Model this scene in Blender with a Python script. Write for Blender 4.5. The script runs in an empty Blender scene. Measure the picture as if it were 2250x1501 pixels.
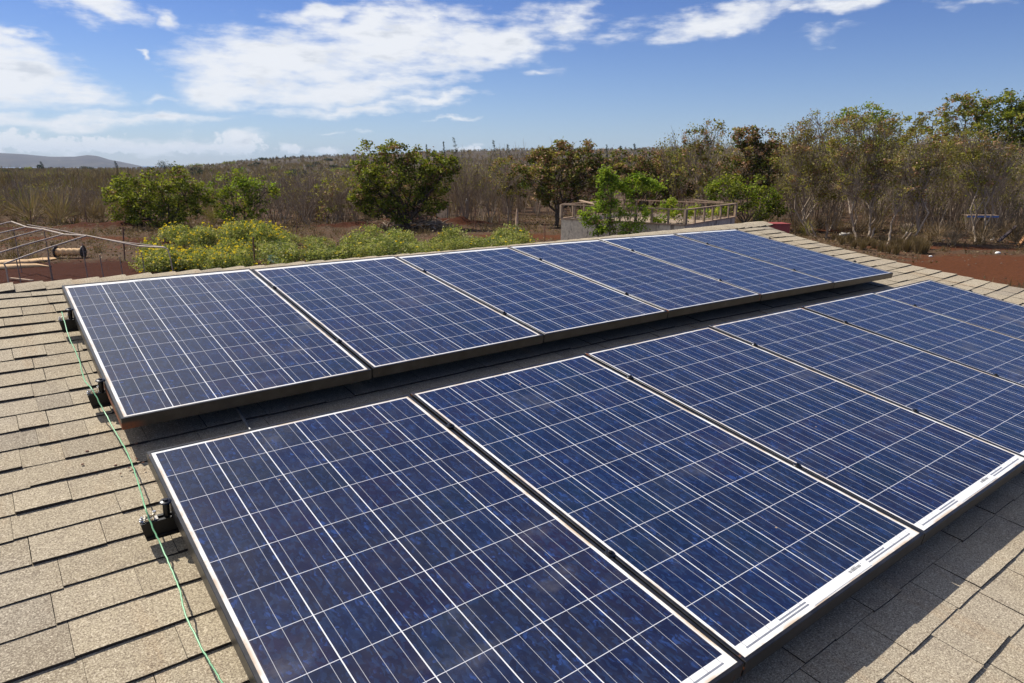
import bpy, math, random
import numpy as np
from mathutils import Matrix, Vector, Euler
R_ = math.radians
random.seed(7); rng = np.random.default_rng(7)
S = bpy.context.scene
COL = S.collection

# ------------------------------------------------------------------ frame of reference
# roof coordinates: u along the ridge, v down the slope, n into the roof (panel tops at n = 0)
SL, CL = 0.15554, 0.98783            # sine / cosine of the roof pitch (about 9 degrees)
PITCH = math.asin(SL)
CAMROOF = (-0.32564, 4.12144, -1.26021)
CAMZ = 4.2
Z0 = CAMZ + (CAMROOF[1]*SL + CAMROOF[2]*CL)
def RW(u, v, n):
    return Vector((u, -v*CL + n*SL, Z0 - v*SL - n*CL))
def RWD(d):
    return Vector((d[0], -d[1]*CL + d[2]*SL, -d[1]*SL - d[2]*CL))
CAMR = [(0.79339, 0.60048, -0.09978), (-0.14609, 0.34696, 0.92643), (0.59093, -0.72044, 0.363)]
FPX = 1512.08
cx_, cy_, cz_ = (RWD(r).normalized() for r in CAMR)
CAMP = RW(*CAMROOF)
def raydir(px, py):
    return cx_*((px-1125)/FPX) + cy_*((py-750.5)/FPX) + cz_
def roofpt(px, py, n):               # point of the photographed wire etc. on a plane above the roof
    d = (CAMR[0][0]*(px-1125)/FPX + CAMR[1][0]*(py-750.5)/FPX + CAMR[2][0],
         CAMR[0][1]*(px-1125)/FPX + CAMR[1][1]*(py-750.5)/FPX + CAMR[2][1],
         CAMR[0][2]*(px-1125)/FPX + CAMR[1][2]*(py-750.5)/FPX + CAMR[2][2])
    s = (n-CAMROOF[2])/d[2]
    return RW(CAMROOF[0]+s*d[0], CAMROOF[1]+s*d[1], n)
def gp(px, py, z=0.0):               # where that sight line meets the ground
    d = raydir(px, py); s = (z-CAMP.z)/d.z
    return CAMP + d*s
def at_depth(px, py, depth):
    return CAMP + raydir(px, py)*depth
def depth_of(p):
    return (Vector(p)-CAMP).dot(cz_)

# ------------------------------------------------------------------ camera
cam = bpy.data.cameras.new('camera'); camo = bpy.data.objects.new('camera', cam); COL.objects.link(camo)
cam.sensor_width = 36; cam.lens = 36*FPX/2250; cam.clip_start = 0.05; cam.clip_end = 60000
camo.matrix_world = Matrix(((cx_.x, -cy_.x, -cz_.x, CAMP.x), (cx_.y, -cy_.y, -cz_.y, CAMP.y),
                            (cx_.z, -cy_.z, -cz_.z, CAMP.z), (0, 0, 0, 1)))
S.camera = camo

# ------------------------------------------------------------------ node helpers
class G:
    def __init__(s, nt): s.nt = nt
    def n(s, t, **kw):
        nd = s.nt.nodes.new(t)
        for k, v in kw.items(): setattr(nd, k, v)
        return nd
    def put(s, sock, v):
        if isinstance(v, bpy.types.NodeSocket): s.nt.links.new(v, sock)
        else: sock.default_value = v
    def m(s, op, a, b=None, c=None, clamp=False):
        nd = s.n('ShaderNodeMath', operation=op, use_clamp=clamp)
        for i, v in enumerate((a, b, c)):
            if v is not None: s.put(nd.inputs[i], v)
        return nd.outputs[0]
    def vm(s, op, a, b=None):
        nd = s.n('ShaderNodeVectorMath', operation=op); s.put(nd.inputs[0], a)
        if b is not None: s.put(nd.inputs[1], b)
        return nd.outputs['Value'] if op in ('LENGTH', 'DOT_PRODUCT', 'DISTANCE') else nd.outputs[0]
    def mix(s, f, a, b, blend='MIX'):
        nd = s.n('ShaderNodeMix', data_type='RGBA', blend_type=blend)
        s.put(nd.inputs[0], f)
        for i, v in ((6, a), (7, b)):
            s.put(nd.inputs[i], (*v, 1) if isinstance(v, tuple) and len(v) == 3 else v)
        return nd.outputs[2]
    def noise(s, vec, scale, detail=3, rough=.55, dim='3D', w=None):
        nd = s.n('ShaderNodeTexNoise', noise_dimensions=dim)
        if vec is not None: s.put(nd.inputs['Vector'], vec)
        if w is not None: s.put(nd.inputs['W'], w)
        nd.inputs['Scale'].default_value = scale; nd.inputs['Detail'].default_value = detail
        nd.inputs['Roughness'].default_value = rough
        return nd.outputs[0]
    def sstep(s, x, a, b):
        nd = s.n('ShaderNodeMapRange', interpolation_type='SMOOTHSTEP')
        s.put(nd.inputs[0], x); nd.inputs[1].default_value = a; nd.inputs[2].default_value = b
        return nd.outputs[0]
    def lin(s, x, a, b, c, d):
        nd = s.n('ShaderNodeMapRange'); s.put(nd.inputs[0], x)
        for i, v in enumerate((a, b, c, d)): s.put(nd.inputs[i+1], v)
        return nd.outputs[0]
    def mapping(s, vec, loc=(0, 0, 0), rot=(0, 0, 0), sc=(1, 1, 1), typ='POINT'):
        nd = s.n('ShaderNodeMapping', vector_type=typ); s.put(nd.inputs[0], vec)
        nd.inputs['Location'].default_value = loc; nd.inputs['Rotation'].default_value = rot
        nd.inputs['Scale'].default_value = sc
        return nd.outputs[0]
    def xyz(s, v):
        nd = s.n('ShaderNodeSeparateXYZ'); s.put(nd.inputs[0], v); return nd.outputs
    def comb(s, x, y, z=0.0):
        nd = s.n('ShaderNodeCombineXYZ')
        for i, v in enumerate((x, y, z)): s.put(nd.inputs[i], v)
        return nd.outputs[0]
def material(name):
    m = bpy.data.materials.new(name); m.use_nodes = True
    nt = m.node_tree; nt.nodes.clear(); g = G(nt)
    out = g.n('ShaderNodeOutputMaterial'); p = g.n('ShaderNodeBsdfPrincipled')
    nt.links.new(p.outputs[0], out.inputs[0])
    return m, g, p, out
def coords(g, which='Object'): return g.n('ShaderNodeTexCoord').outputs[which]

# ------------------------------------------------------------------ sun, sky, exposure
SUNV = Vector((-0.28, 0.852, 1.1465)).normalized()
SUN_EL = math.asin(SUNV.z); SUN_AZ = math.atan2(SUNV.x, SUNV.y)       # azimuth clockwise from +Y
sl = bpy.data.lights.new('sun', 'SUN'); sl.energy = 5.0; sl.angle = R_(0.53); sl.color = (1, .94, .84)
so = bpy.data.objects.new('sun', sl); COL.objects.link(so)
so.rotation_euler = SUNV.to_track_quat('Z', 'Y').to_euler(); so.location = SUNV*80
HEAD = math.atan2(cz_.x, cz_.y)
def sky_ae(px, py):
    d = raydir(px, py).normalized()
    return math.degrees(math.atan2(d.x, d.y)-HEAD), math.degrees(math.asin(d.z))
W = bpy.data.worlds.new("World"); S.world = W; W.use_nodes = True
nt = W.node_tree; nt.nodes.clear(); g = G(nt)
wo = g.n('ShaderNodeOutputWorld'); bg = g.n('ShaderNodeBackground'); nt.links.new(bg.outputs[0], wo.inputs[0])
bg.inputs[1].default_value = 0.085
sky = g.n('ShaderNodeTexSky', sky_type='NISHITA', sun_disc=False, sun_elevation=SUN_EL, sun_rotation=SUN_AZ,
          altitude=0, air_density=1.0, dust_density=0.12, ozone_density=2.2)
dirv = coords(g, 'Generated'); X, Y, Z = g.xyz(dirv)
fwd = g.m('ADD', g.m('MULTIPLY', X, math.sin(HEAD)), g.m('MULTIPLY', Y, math.cos(HEAD)))
rgt = g.m('SUBTRACT', g.m('MULTIPLY', X, math.cos(HEAD)), g.m('MULTIPLY', Y, math.sin(HEAD)))
AZ = g.m('DEGREES', g.m('ARCTAN2', rgt, fwd)); EL = g.m('DEGREES', g.m('ARCSINE', Z))
ae = g.comb(AZ, EL)
# ragged warp of the cloud outlines
wn = g.n('ShaderNodeTexNoise'); nt.links.new(g.mapping(ae, sc=(.35, .6, 1)), wn.inputs[0]); wn.inputs['Scale'].default_value = 1; wn.inputs['Detail'].default_value = 4
warp = g.vm('ADD', ae, g.vm('MULTIPLY', g.vm('SUBTRACT', wn.outputs['Color'], (.5, .5, .5)), (5.0, 2.2, 0)))
BL = [  # cloud banks: pixel centre, half axes in pixels, tilt (deg, up to the right), weight
 (620,135,250,85,4,1), (850,95,260,95,8,1), (1060,105,230,62,10,1), (1240,45,110,40,14,.8), (520,205,160,45,2,.9), (760,195,260,45,6,1),
 (760,238,300,17,5,.7), (960,212,110,16,10,.75), (360,262,200,12,4,.7), (720,30,130,30,20,.75),
 (45,165,175,74,-10,1.1), (-30,110,130,60,-14,1), (130,262,190,24,3,.75), (40,312,190,24,0,.6), (150,205,90,26,-10,.7),
 (190,5,120,34,-10,.9), (235,25,60,22,-12,.8), (40,68,42,15,0,.7), (380,40,38,20,-14,.65), (300,124,20,9,-5,.7), (355,220,42,11,3,.6),
 (1600,48,180,34,9,1), (1840,6,110,20,8,.7), (1370,72,70,22,5,.33), (1180,158,60,10,6,.42), (2150,2,70,12,0,.4), (1810,66,60,14,8,.32), (965,40,22,9,10,.6),
 (525,312,64,26,4,.95), (380,328,150,15,0,.75), (215,322,120,18,0,.75), (645,327,22,12,0,.75), (715,330,40,9,0,.6), (1040,326,40,8,0,.65), (985,257,70,5,2,.5), (735,291,60,4,0,.45)]
acc = None
for (px, py, rx, ry, tilt, wgt) in BL:
    a, e = sky_ae(px, py); k = 0.0379*math.cos(math.atan((px-1125)/FPX))**2 if 0 else 0.0365
    mp = g.mapping(warp, loc=(a, e, 0), rot=(0, 0, R_(tilt)), sc=(rx*k, ry*k, 1), typ='TEXTURE')
    v = g.m('MULTIPLY', g.m('SUBTRACT', 1.0, g.vm('LENGTH', mp)), wgt)
    acc = v if acc is None else g.m('MAXIMUM', acc, v)
# broad cloud field overhead (outside the picture, mirrored in the panels)
plane = g.comb(g.m('DIVIDE', X, g.m('MAXIMUM', Z, .08)), g.m('DIVIDE', Y, g.m('MAXIMUM', Z, .08)))
over = g.noise(g.mapping(plane, loc=(3.1, 7.7, 0), sc=(.9, .9, 1)), 1.0, 5, .6)
over = g.m('MULTIPLY', g.m('SUBTRACT', over, .52), 3.2)
over = g.m('ADD', over, g.m('MULTIPLY', g.sstep(AZ, 0, -34), .62))
over = g.m('SUBTRACT', over, g.m('MULTIPLY', g.sstep(AZ, -2, 26), .5))
over = g.m('SUBTRACT', over, g.m('SUBTRACT', 1.0, g.sstep(EL, 13.5, 18)))
acc = g.m('MAXIMUM', acc, over)
dn = g.noise(g.mapping(ae, rot=(0, 0, R_(8)), sc=(.34, 1.05, 1)), 1.0, 8, .58)
dn2 = g.noise(g.mapping(ae, rot=(0, 0, R_(12)), sc=(.16, .7, 1)), 1.0, 6, .6)
dens = g.m('ADD', acc, g.m('ADD', g.m('MULTIPLY', g.m('SUBTRACT', dn, .5), 1.25), g.m('MULTIPLY', g.m('SUBTRACT', dn2, .5), 1.1)))
alpha = g.m('MULTIPLY', g.sstep(dens, -.02, .72), g.sstep(EL, -.2, .6))
acc2 = None                          # small puffy cumulus low over the sea
for (px, py, rx, ry, wgt) in ((525, 316, 66, 26, 1), (500, 325, 100, 12, .9), (375, 326, 120, 14, .9), (230, 318, 80, 20, .9), (120, 318, 90, 20, .8), (20, 310, 70, 24, .9), (646, 328, 24, 12, .8), (715, 331, 34, 9, .7), (1040, 327, 34, 8, .7), (300, 330, 120, 8, .7)):
    a, e = sky_ae(px, py); mp = g.mapping(ae, loc=(a, e, 0), sc=(rx*.0365, ry*.0365, 1), typ='TEXTURE')
    v = g.m('MULTIPLY', g.m('SUBTRACT', 1.0, g.vm('LENGTH', mp)), wgt); acc2 = v if acc2 is None else g.m('MAXIMUM', acc2, v)
dens2 = g.m('ADD', acc2, g.m('MULTIPLY', g.m('SUBTRACT', g.noise(ae, 1.5, 6, .6), .5), 1.9))
alpha = g.m('MAXIMUM', alpha, g.m('MULTIPLY', g.m('MULTIPLY', g.sstep(dens2, .12, .42), g.sstep(EL, .1, .9)), .9))
shade = g.noise(g.mapping(ae, rot=(0, 0, R_(10)), sc=(.3, .9, 1)), 1.0, 5, .6)
ccol = g.mix(g.m('MULTIPLY', g.sstep(shade, .48, .72), g.sstep(dens, .3, .9)), (8.9, 9.1, 9.5), (6.6, 7.0, 7.7))
# light haze whitening the sky towards the horizon
hz = g.m('MULTIPLY', g.m('POWER', g.m('SUBTRACT', 1.0, g.m('MAXIMUM', Z, 0.0)), 9.0), .22)
skyc = g.mix(hz, sky.outputs[0], (6.6, 7.6, 9.0))
skyt = g.mix(1.0, skyc, g.mix(g.sstep(Z, .0, .26), (.70, .78, 1.01), (.45, .575, .945)), 'MULTIPLY')
nt.links.new(g.mix(g.m('MULTIPLY', alpha, .96), skyt, ccol), bg.inputs[0])
S.view_settings.view_transform = 'Standard'; S.view_settings.look = 'None'
S.view_settings.exposure = 0.25; S.view_settings.gamma = 1.0
S.cycles.use_denoising = True
S.cycles.max_bounces = 8; S.cycles.transparent_max_bounces = 8; S.cycles.volume_bounces = 0
S.cycles.sample_clamp_indirect = 6

# ------------------------------------------------------------------ object helpers
def tag(o, label=None, cat=None, group=None, kind=None):
    if label: o['label'] = label
    if cat: o['category'] = cat
    if group: o['group'] = group
    if kind: o['kind'] = kind
    return o
def thing(name, label, cat, loc=(0, 0, 0), rot=None, group=None):
    o = bpy.data.objects.new(name, None); COL.objects.link(o); o.location = loc
    o.empty_display_size = .2
    if rot is not None: o.rotation_euler = rot
    return tag(o, label, cat, group)
def copy_tree(o, parent=None):
    c = o.copy(); COL.objects.link(c)
    if parent: c.parent = parent
    for ch in list(o.children): copy_tree(ch, c)
    return c
class MB:
    """collects verts / faces / per-face tint and material slot, links them as one mesh object"""
    def __init__(s): s.v = []; s.f = []; s.t = []; s.mi = []
    def add(s, vs, fs, tint=.5, mi=0):
        b = len(s.v); s.v.extend(tuple(v) for v in vs)
        for f in fs: s.f.append(tuple(i+b for i in f)); s.t.append(tint); s.mi.append(mi)
    def box(s, c, d, M=None, tint=.5, mi=0):
        x, y, z = d[0]/2, d[1]/2, d[2]/2
        vs = [Vector((sx*x+0, sy*y, sz*z)) for sx in (-1, 1) for sy in (-1, 1) for sz in (-1, 1)]
        vs = [(M @ v if M else v)+Vector(c) for v in vs]
        s.add(vs, [(0, 1, 3, 2), (4, 6, 7, 5), (0, 4, 5, 1), (2, 3, 7, 6), (0, 2, 6, 4), (1, 5, 7, 3)], tint, mi)
    def tube(s, pts, rad, sides=6, tint=.5, mi=0, caps=True):
        pts = [Vector(p) for p in pts]; n = len(pts)
        if not hasattr(rad, '__len__'): rad = [rad]*n
        b = len(s.v); prev = None
        for i, p in enumerate(pts):
            t = (pts[min(i+1, n-1)]-pts[max(i-1, 0)])
            if t.length < 1e-9: t = Vector((0, 0, 1))
            t.normalize()
            if prev is None: a = t.orthogonal().normalized()
            else:
                a = prev - t*prev.dot(t); a = a.normalized() if a.length > 1e-6 else t.orthogonal().normalized()
            prev = a; c = t.cross(a)
            for k in range(sides):
                w = 2*math.pi*k/sides; s.v.append(tuple(p+(a*math.cos(w)+c*math.sin(w))*rad[i]))
        for i in range(n-1):
            for k in range(sides):
                k2 = (k+1) % sides
                s.f.append((b+i*sides+k, b+i*sides+k2, b+(i+1)*sides+k2, b+(i+1)*sides+k)); s.t.append(tint); s.mi.append(mi)
        if caps and sides > 2:
            s.f.append(tuple(b+k for k in reversed(range(sides)))); s.t.append(tint); s.mi.append(mi)
            s.f.append(tuple(b+(n-1)*sides+k for k in range(sides))); s.t.append(tint); s.mi.append(mi)
    def lathe(s, prof, c=(0, 0, 0), sides=16, M=None, tint=.5, mi=0):
        b = len(s.v)
        for (r, z) in prof:
            for k in range(sides):
                w = 2*math.pi*k/sides; v = Vector((r*math.cos(w), r*math.sin(w), z))
                s.v.append(tuple((M @ v if M else v)+Vector(c)))
        for i in range(len(prof)-1):
            for k in range(sides):
                k2 = (k+1) % sides
                s.f.append((b+i*sides+k, b+i*sides+k2, b+(i+1)*sides+k2, b+(i+1)*sides+k)); s.t.append(tint); s.mi.append(mi)
        s.f.append(tuple(b+k for k in reversed(range(sides)))); s.t.append(tint); s.mi.append(mi)
        s.f.append(tuple(b+(len(prof)-1)*sides+k for k in range(sides))); s.t.append(tint); s.mi.append(mi)
    def mesh(s, name, mats):
        me = bpy.data.meshes.new(name); me.from_pydata(s.v, [], s.f); me.update()
        for m in mats: me.materials.append(m)
        at = me.attributes.new('tint', 'FLOAT', 'FACE'); at.data.foreach_set('value', s.t)
        if len(mats) > 1: me.polygons.foreach_set('material_index', s.mi)
        return me
    def build(s, name, mats, parent=None, smooth=False):
        if not isinstance(mats, (list, tuple)): mats = [mats]
        me = s.mesh(name, mats)
        if smooth: me.polygons.foreach_set('use_smooth', [True]*len(me.polygons))
        o = bpy.data.objects.new(name, me); COL.objects.link(o)
        if parent: o.parent = parent
        return o
def np_mesh(name, V, F, tint, mats, mi=None, parent=None):
    """quick mesh from arrays; F is (m,k)"""
    me = bpy.data.meshes.new(name); m, k = F.shape
    me.vertices.add(len(V)); me.vertices.foreach_set('co', np.ascontiguousarray(V, dtype=np.float32).ravel())
    me.loops.add(m*k); me.loops.foreach_set('vertex_index', np.ascontiguousarray(F, dtype=np.int32).ravel())
    me.polygons.add(m); me.polygons.foreach_set('loop_start', np.arange(0, m*k, k, dtype=np.int32))
    me.update(calc_edges=True)
    for mm in mats: me.materials.append(mm)
    at = me.attributes.new('tint', 'FLOAT', 'FACE'); at.data.foreach_set('value', np.ascontiguousarray(tint, dtype=np.float32))
    if mi is not None: me.polygons.foreach_set('material_index', np.ascontiguousarray(mi, dtype=np.int32))
    o = bpy.data.objects.new(name, me); COL.objects.link(o)
    if parent: o.parent = parent
    return o
def tint(g, name='tint'):
    return g.n('ShaderNodeAttribute', attribute_name=name).outputs['Fac']

# ------------------------------------------------------------------ materials
def simple(name, col, rough=.6, metal=0., var=.25, scale=8, spec=.5, rust=0., bump=0.):
    m, g, p, o = material(name); co = coords(g)
    nz = g.noise(co, scale, 5, .6)
    c = g.mix(g.m('MULTIPLY', g.sstep(nz, .3, .75), 1.0), tuple(x*(1-var) for x in col), tuple(min(1, x*(1+var)) for x in col))
    if rust:
        rn = g.noise(g.mapping(co, loc=(5, 3, 1)), scale*1.7, 6, .65)
        rf = g.sstep(rn, .66-rust*.2, .74-rust*.2)
        c = g.mix(rf, c, (.22, .075, .025))
    nt = g.nt; g.put(p.inputs['Base Color'], c)
    p.inputs['Roughness'].default_value = rough; p.inputs['Metallic'].default_value = metal
    p.inputs['Specular IOR Level'].default_value = spec
    if bump:
        b = g.n('ShaderNodeBump'); b.inputs['Strength'].default_value = bump; b.inputs['Distance'].default_value = .02
        nt.links.new(nz, b.inputs['Height']); nt.links.new(b.outputs[0], p.inputs['Normal'])
    return m
M = {}
def shingle_mat():
    m, g, p, o = material('shingle_granules'); co = coords(g); t = tint(g)
    fine = g.noise(co, 330, 2, .7); mid = g.noise(co, 120, 3, .7); big = g.noise(co, 1.6, 4, .6); str_ = g.noise(g.mapping(co, sc=(9, 1.2, 1)), 1.0, 4, .6)
    grain = g.noise(co, 210, 2, .75); blot = g.noise(co, 14, 5, .65)
    base = g.mix(t, (.362, .306, .212), (.472, .402, .282))
    base = g.mix(g.sstep(t, .25, .0), base, (.30, .26, .195))
    base = g.mix(g.m('MULTIPLY', g.sstep(big, .40, .68), .45), base, (.42, .375, .30))
    base = g.mix(g.m('MULTIPLY', g.sstep(blot, .50, .72), .40), base, (.24, .20, .155))
    base = g.mix(g.m('MULTIPLY', g.sstep(str_, .52, .72), .40), base, (.44, .30, .17))
    base = g.mix(g.m('MULTIPLY', g.sstep(grain, .50, .36), .70), base, (.10, .075, .055))
    base = g.mix(g.m('MULTIPLY', g.sstep(grain, .54, .68), .70), base, (.80, .70, .54))
    base = g.mix(g.m('MULTIPLY', g.sstep(fine, .52, .40), .45), base, (.12, .09, .065))
    base = g.mix(g.m('MULTIPLY', g.sstep(mid, .56, .40), .30), base, (.16, .12, .09))
    g.put(p.inputs['Base Color'], base); p.inputs['Roughness'].default_value = .95; p.inputs['Specular IOR Level'].default_value = .15
    b = g.n('ShaderNodeBump'); b.inputs['Strength'].default_value = .25; b.inputs['Distance'].default_value = .002
    g.nt.links.new(fine, b.inputs['Height']); g.nt.links.new(b.outputs[0], p.inputs['Normal'])
    return m
M['shingle'] = shingle_mat()
M['asphalt_edge'] = simple('shingle_cut_edge', (.042, .034, .028), .95, var=.3, scale=40)
CW, CH = 0.15658, 0.158
PWD, PLEN = 0.981, 1.648
WIDE, NARROW = 0.046, 0.022
def cell_mat():
    m, g, p, o = material('polycrystalline_cells'); co = coords(g)
    rnd = g.n('ShaderNodeObjectInfo').outputs['Random']
    x, y, z = g.xyz(co)
    cx = g.m('DIVIDE', g.m('ADD', x, 3*CW), CW); cy = g.m('DIVIDE', g.m('ADD', y, PLEN/2-WIDE), CH)
    fx = g.m('FRACT', cx); fy = g.m('FRACT', cy); ix = g.m('FLOOR', cx); iy = g.m('FLOOR', cy)
    inx = g.m('LESS_THAN', g.m('ABSOLUTE', g.m('SUBTRACT', cx, 3.0)), 3.0)
    iny = g.m('LESS_THAN', g.m('ABSOLUTE', g.m('SUBTRACT', cy, 5.0)), 5.0)
    ins = g.m('MULTIPLY', inx, iny)
    gx = g.m('GREATER_THAN', g.m('ABSOLUTE', g.m('SUBTRACT', fx, .5)), .4903)
    gy = g.m('GREATER_THAN', g.m('ABSOLUTE', g.m('SUBTRACT', fy, .5)), .4935)
    bus = g.m('LESS_THAN', g.m('ABSOLUTE', g.m('SUBTRACT', g.m('FRACT', g.m('MULTIPLY', fx, 3.0)), .5)), .0122)
    wv = g.n('ShaderNodeTexWhiteNoise', noise_dimensions='4D'); g.put(wv.inputs['Vector'], g.comb(ix, iy, 0.0)); g.put(wv.inputs['W'], rnd)
    cv = wv.outputs['Value']; cc = wv.outputs['Color']
    # crystal flakes, each cell cut from another place of the ingot
    off = g.vm('MULTIPLY', cc, (40., 40., 40.)); pos = g.vm('ADD', co, off)
    dist = g.n('ShaderNodeTexNoise'); g.put(dist.inputs[0], pos); dist.inputs['Scale'].default_value = 30; dist.inputs['Detail'].default_value = 3
    pos2 = g.vm('ADD', pos, g.vm('MULTIPLY', g.vm('SUBTRACT', dist.outputs['Color'], (.5, .5, .5)), (.035, .05, .03)))
    def flakes(sc, asp, ang, lo, hi):
        vo = g.n('ShaderNodeTexVoronoi'); g.put(vo.inputs['Vector'], g.mapping(pos2, rot=(0, 0, ang), sc=(1.0, asp, 1))); vo.inputs['Scale'].default_value = sc
        return g.xyz(vo.outputs['Color'])[0]
    big = g.noise(pos, 15, 5, .65); bg2 = g.noise(g.vm('ADD', pos, (9., 4., 2.)), 9, 4, .6)
    f1 = flakes(150, .42, .5, 0, 0); f2 = flakes(120, .4, -.7, 0, 0); f3 = flakes(60, .7, .2, 0, 0)
    base = g.mix(cv, (.0060, .0078, .021), (.0100, .0175, .060))
    hue = g.xyz(cc)[1]; h2 = g.xyz(cc)[2]
    base = g.mix(g.m('MULTIPLY', g.sstep(hue, .55, 1.), .75), base, (.024, .016, .046))
    base = g.mix(g.m('MULTIPLY', g.sstep(hue, .4, .0), .75), base, (.012, .027, .045))
    base = g.mix(g.m('MULTIPLY', g.sstep(h2, .6, 1.), .6), base, (.019, .022, .036))
    base = g.mix(g.m('MULTIPLY', g.sstep(bg2, .42, .62), .6), base, (.021, .024, .040))
    base = g.mix(g.m('MULTIPLY', g.sstep(big, .5, .68), .55), base, (.014, .030, .105))
    base = g.mix(g.m('MULTIPLY', f3, .5), base, (.005, .008, .026))
    base = g.mix(g.m('MULTIPLY', g.sstep(f2, .45, 1.), .68), base, (.020, .042, .105))
    flake = g.m('MULTIPLY', g.sstep(f1, .72, 1.), g.sstep(big, .46, .66))
    tone = g.mix(rnd, (.017, .016, .036), (.007, .019, .064))
    base = g.mix(.28, base, tone)
    base = g.mix(g.m('MULTIPLY', flake, .75), base, (.030, .068, .22))
    col = g.mix(bus, base, (.42, .42, .44))
    col = g.mix(gx, col, (.78, .78, .77)); col = g.mix(gy, col, (.62, .62, .65))
    col = g.mix(ins, (.84, .83, .80), col)
    # dried dirt along the frame and dusty smears
    ex = g.m('SUBTRACT', PWD/2-.011, g.m('ABSOLUTE', x)); ey = g.m('SUBTRACT', PLEN/2-.011, g.m('ABSOLUTE', y)); ed = g.m('MINIMUM', ex, ey)
    nco = g.vm('ADD', co, g.comb(g.m('MULTIPLY', rnd, 31.), g.m('MULTIPLY', rnd, 17.), 0.))
    en = g.noise(nco, 6, 5, .65)
    dirt = g.m('MULTIPLY', g.sstep(ed, g.sstep(en, 0, 1) if 0 else .016, .0), g.sstep(en, .38, .62))
    col = g.mix(g.m('MULTIPLY', dirt, .8), col, (.50, .34, .19))
    dn = g.noise(nco, 2.2, 6, .62); dn2 = g.noise(g.mapping(nco, rot=(0, 0, .9), sc=(3, 16, 1)), 1.0, 5, .65)
    smear = g.m('MULTIPLY', g.sstep(dn, .54, .80), g.sstep(dn2, .28, .62))
    dust = g.m('ADD', g.m('MULTIPLY', smear, .27), g.m('MULTIPLY', g.sstep(g.noise(nco, 9, 6, .7), .4, .8), .035))
    col = g.mix(g.m('MULTIPLY', dust, ins), col, (.30, .28, .27))
    sp = g.n('ShaderNodeTexVoronoi'); g.put(sp.inputs['Vector'], nco); sp.inputs['Scale'].default_value = 5.5; sp.inputs['Randomness'].default_value = 1
    spk = g.m('LESS_THAN', sp.outputs['Distance'], .022)
    col = g.mix(g.m('MULTIPLY', spk, .8), col, (.45, .30, .16))
    g.put(p.inputs['Base Color'], col)
    g.put(p.inputs['Roughness'], g.m('ADD', .24, g.m('MULTIPLY', dust, .8)))
    p.inputs['IOR'].default_value = 1.5; p.inputs['Specular IOR Level'].default_value = .5
    return m
M['cells'] = cell_mat()
def frame_mat(name, rust):
    m, g, p, o = material(name); co = coords(g); rnd = g.n('ShaderNodeObjectInfo').outputs['Random']
    nco = g.vm('ADD', co, g.comb(g.m('MULTIPLY', rnd, 11.), 0., g.m('MULTIPLY', rnd, 7.)))
    a = g.noise(nco, 12, 6, .7); b = g.noise(g.mapping(nco, sc=(4, 4, 40)), 1., 4, .6)
    c = g.mix(g.sstep(a, .35, .7), (.011, .011, .012), (.032, .031, .032))
    c = g.mix(g.m('MULTIPLY', g.sstep(a, .66, .8), .5), c, (.22, .17, .12))
    x, y, z = g.xyz(co)
    rn = g.noise(nco, 16, 6, .7)
    corner = g.m('MULTIPLY', g.m('MULTIPLY', g.sstep(g.m('ABSOLUTE', y), PLEN/2-.10, PLEN/2), g.sstep(g.m('ABSOLUTE', x), PWD/2-.09, PWD/2)), .13)
    rf = g.sstep(g.m('ADD', g.m('ADD', rn, corner), rust), .69, .77)
    if rust > 0:   # the long weathered side whose paint has rusted away from its lower edge
        side = g.m('MULTIPLY', g.sstep(z, -.012, -.03), g.m('MULTIPLY', g.sstep(x, .4, .47), g.sstep(y, .2, .62)))
        rf = g.m('MAXIMUM', g.m('MULTIPLY', side, g.sstep(rn, .30, .48)), g.sstep(rn, .68, .76))
    c = g.mix(rf, c, g.mix(rn, (.30, .09, .02), (.16, .05, .02)))
    g.put(p.inputs['Base Color'], c); g.put(p.inputs['Roughness'], g.m('ADD', .34, g.m('MULTIPLY', rf, .5)))
    p.inputs['Specular IOR Level'].default_value = .6; g.put(p.inputs['Metallic'], g.m('MULTIPLY', g.m('SUBTRACT', 1., rf), .25))
    return m
M['frame'] = frame_mat('dark_anodised_frame', 0.0); M['frame_rust'] = frame_mat('rusting_dark_frame', .06)
M['black'] = simple('black_anodised_aluminium', (.011, .011, .011), .42, .2, .25, 20)
M['black_gloss'] = simple('black_oxide_bolt', (.03, .03, .033), .3, .6, .3, 30)
M['tin'] = simple('tinned_copper', (.62, .57, .48), .3, .8, .2, 60)
M['steel'] = simple('stainless_bolt', (.55, .57, .62), .25, .9, .15, 60)
M['green_wire'] = simple('green_insulated_wire', (.20, .47, .24), .35, 0, .12, 20)
M['tape'] = simple('white_wire_tag', (.75, .73, .68), .5)
M['conduit'] = simple('galvanised_conduit', (.22, .22, .225), .45, .5, .2, 30)
M['label'] = simple('label_paper', (.82, .82, .81), .35, 0, .04, 30)
M['ink'] = simple('label_ink', (.06, .06, .065), .4)
M['ribbon'] = simple('tinned_ribbon', (.30, .31, .34), .3, .3, .12, 40)
M['wall'] = simple('painted_wall', (.55, .50, .42), .8, 0, .1, 3)
M['trim'] = simple('painted_trim_board', (.30, .22, .16), .7, 0, .2, 6)
M['deck'] = simple('felt_underlay', (.03, .027, .025), .95)
M['pipe'] = simple('weathered_white_pipe', (.46, .37, .29), .5, .1, .15, 5)
M['pipe_dark'] = simple('dark_steel_pipe', (.27, .21, .18), .55, .3, .25, 6, rust=.3)  # darker brown steel with patches of rust
M['rusty'] = simple('rusty_steel_post', (.13, .07, .05), .8, .1, .35, 8, rust=.8)
M['wood'] = simple('weathered_timber', (.30, .22, .15), .85, 0, .3, 6)
M['wood_top'] = simple('bleached_timber_rail', (.42, .29, .19), .85, 0, .25, 5)
M['orange'] = simple('orange_painted_plank', (.50, .21, .05), .6, 0, .2, 7)
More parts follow.
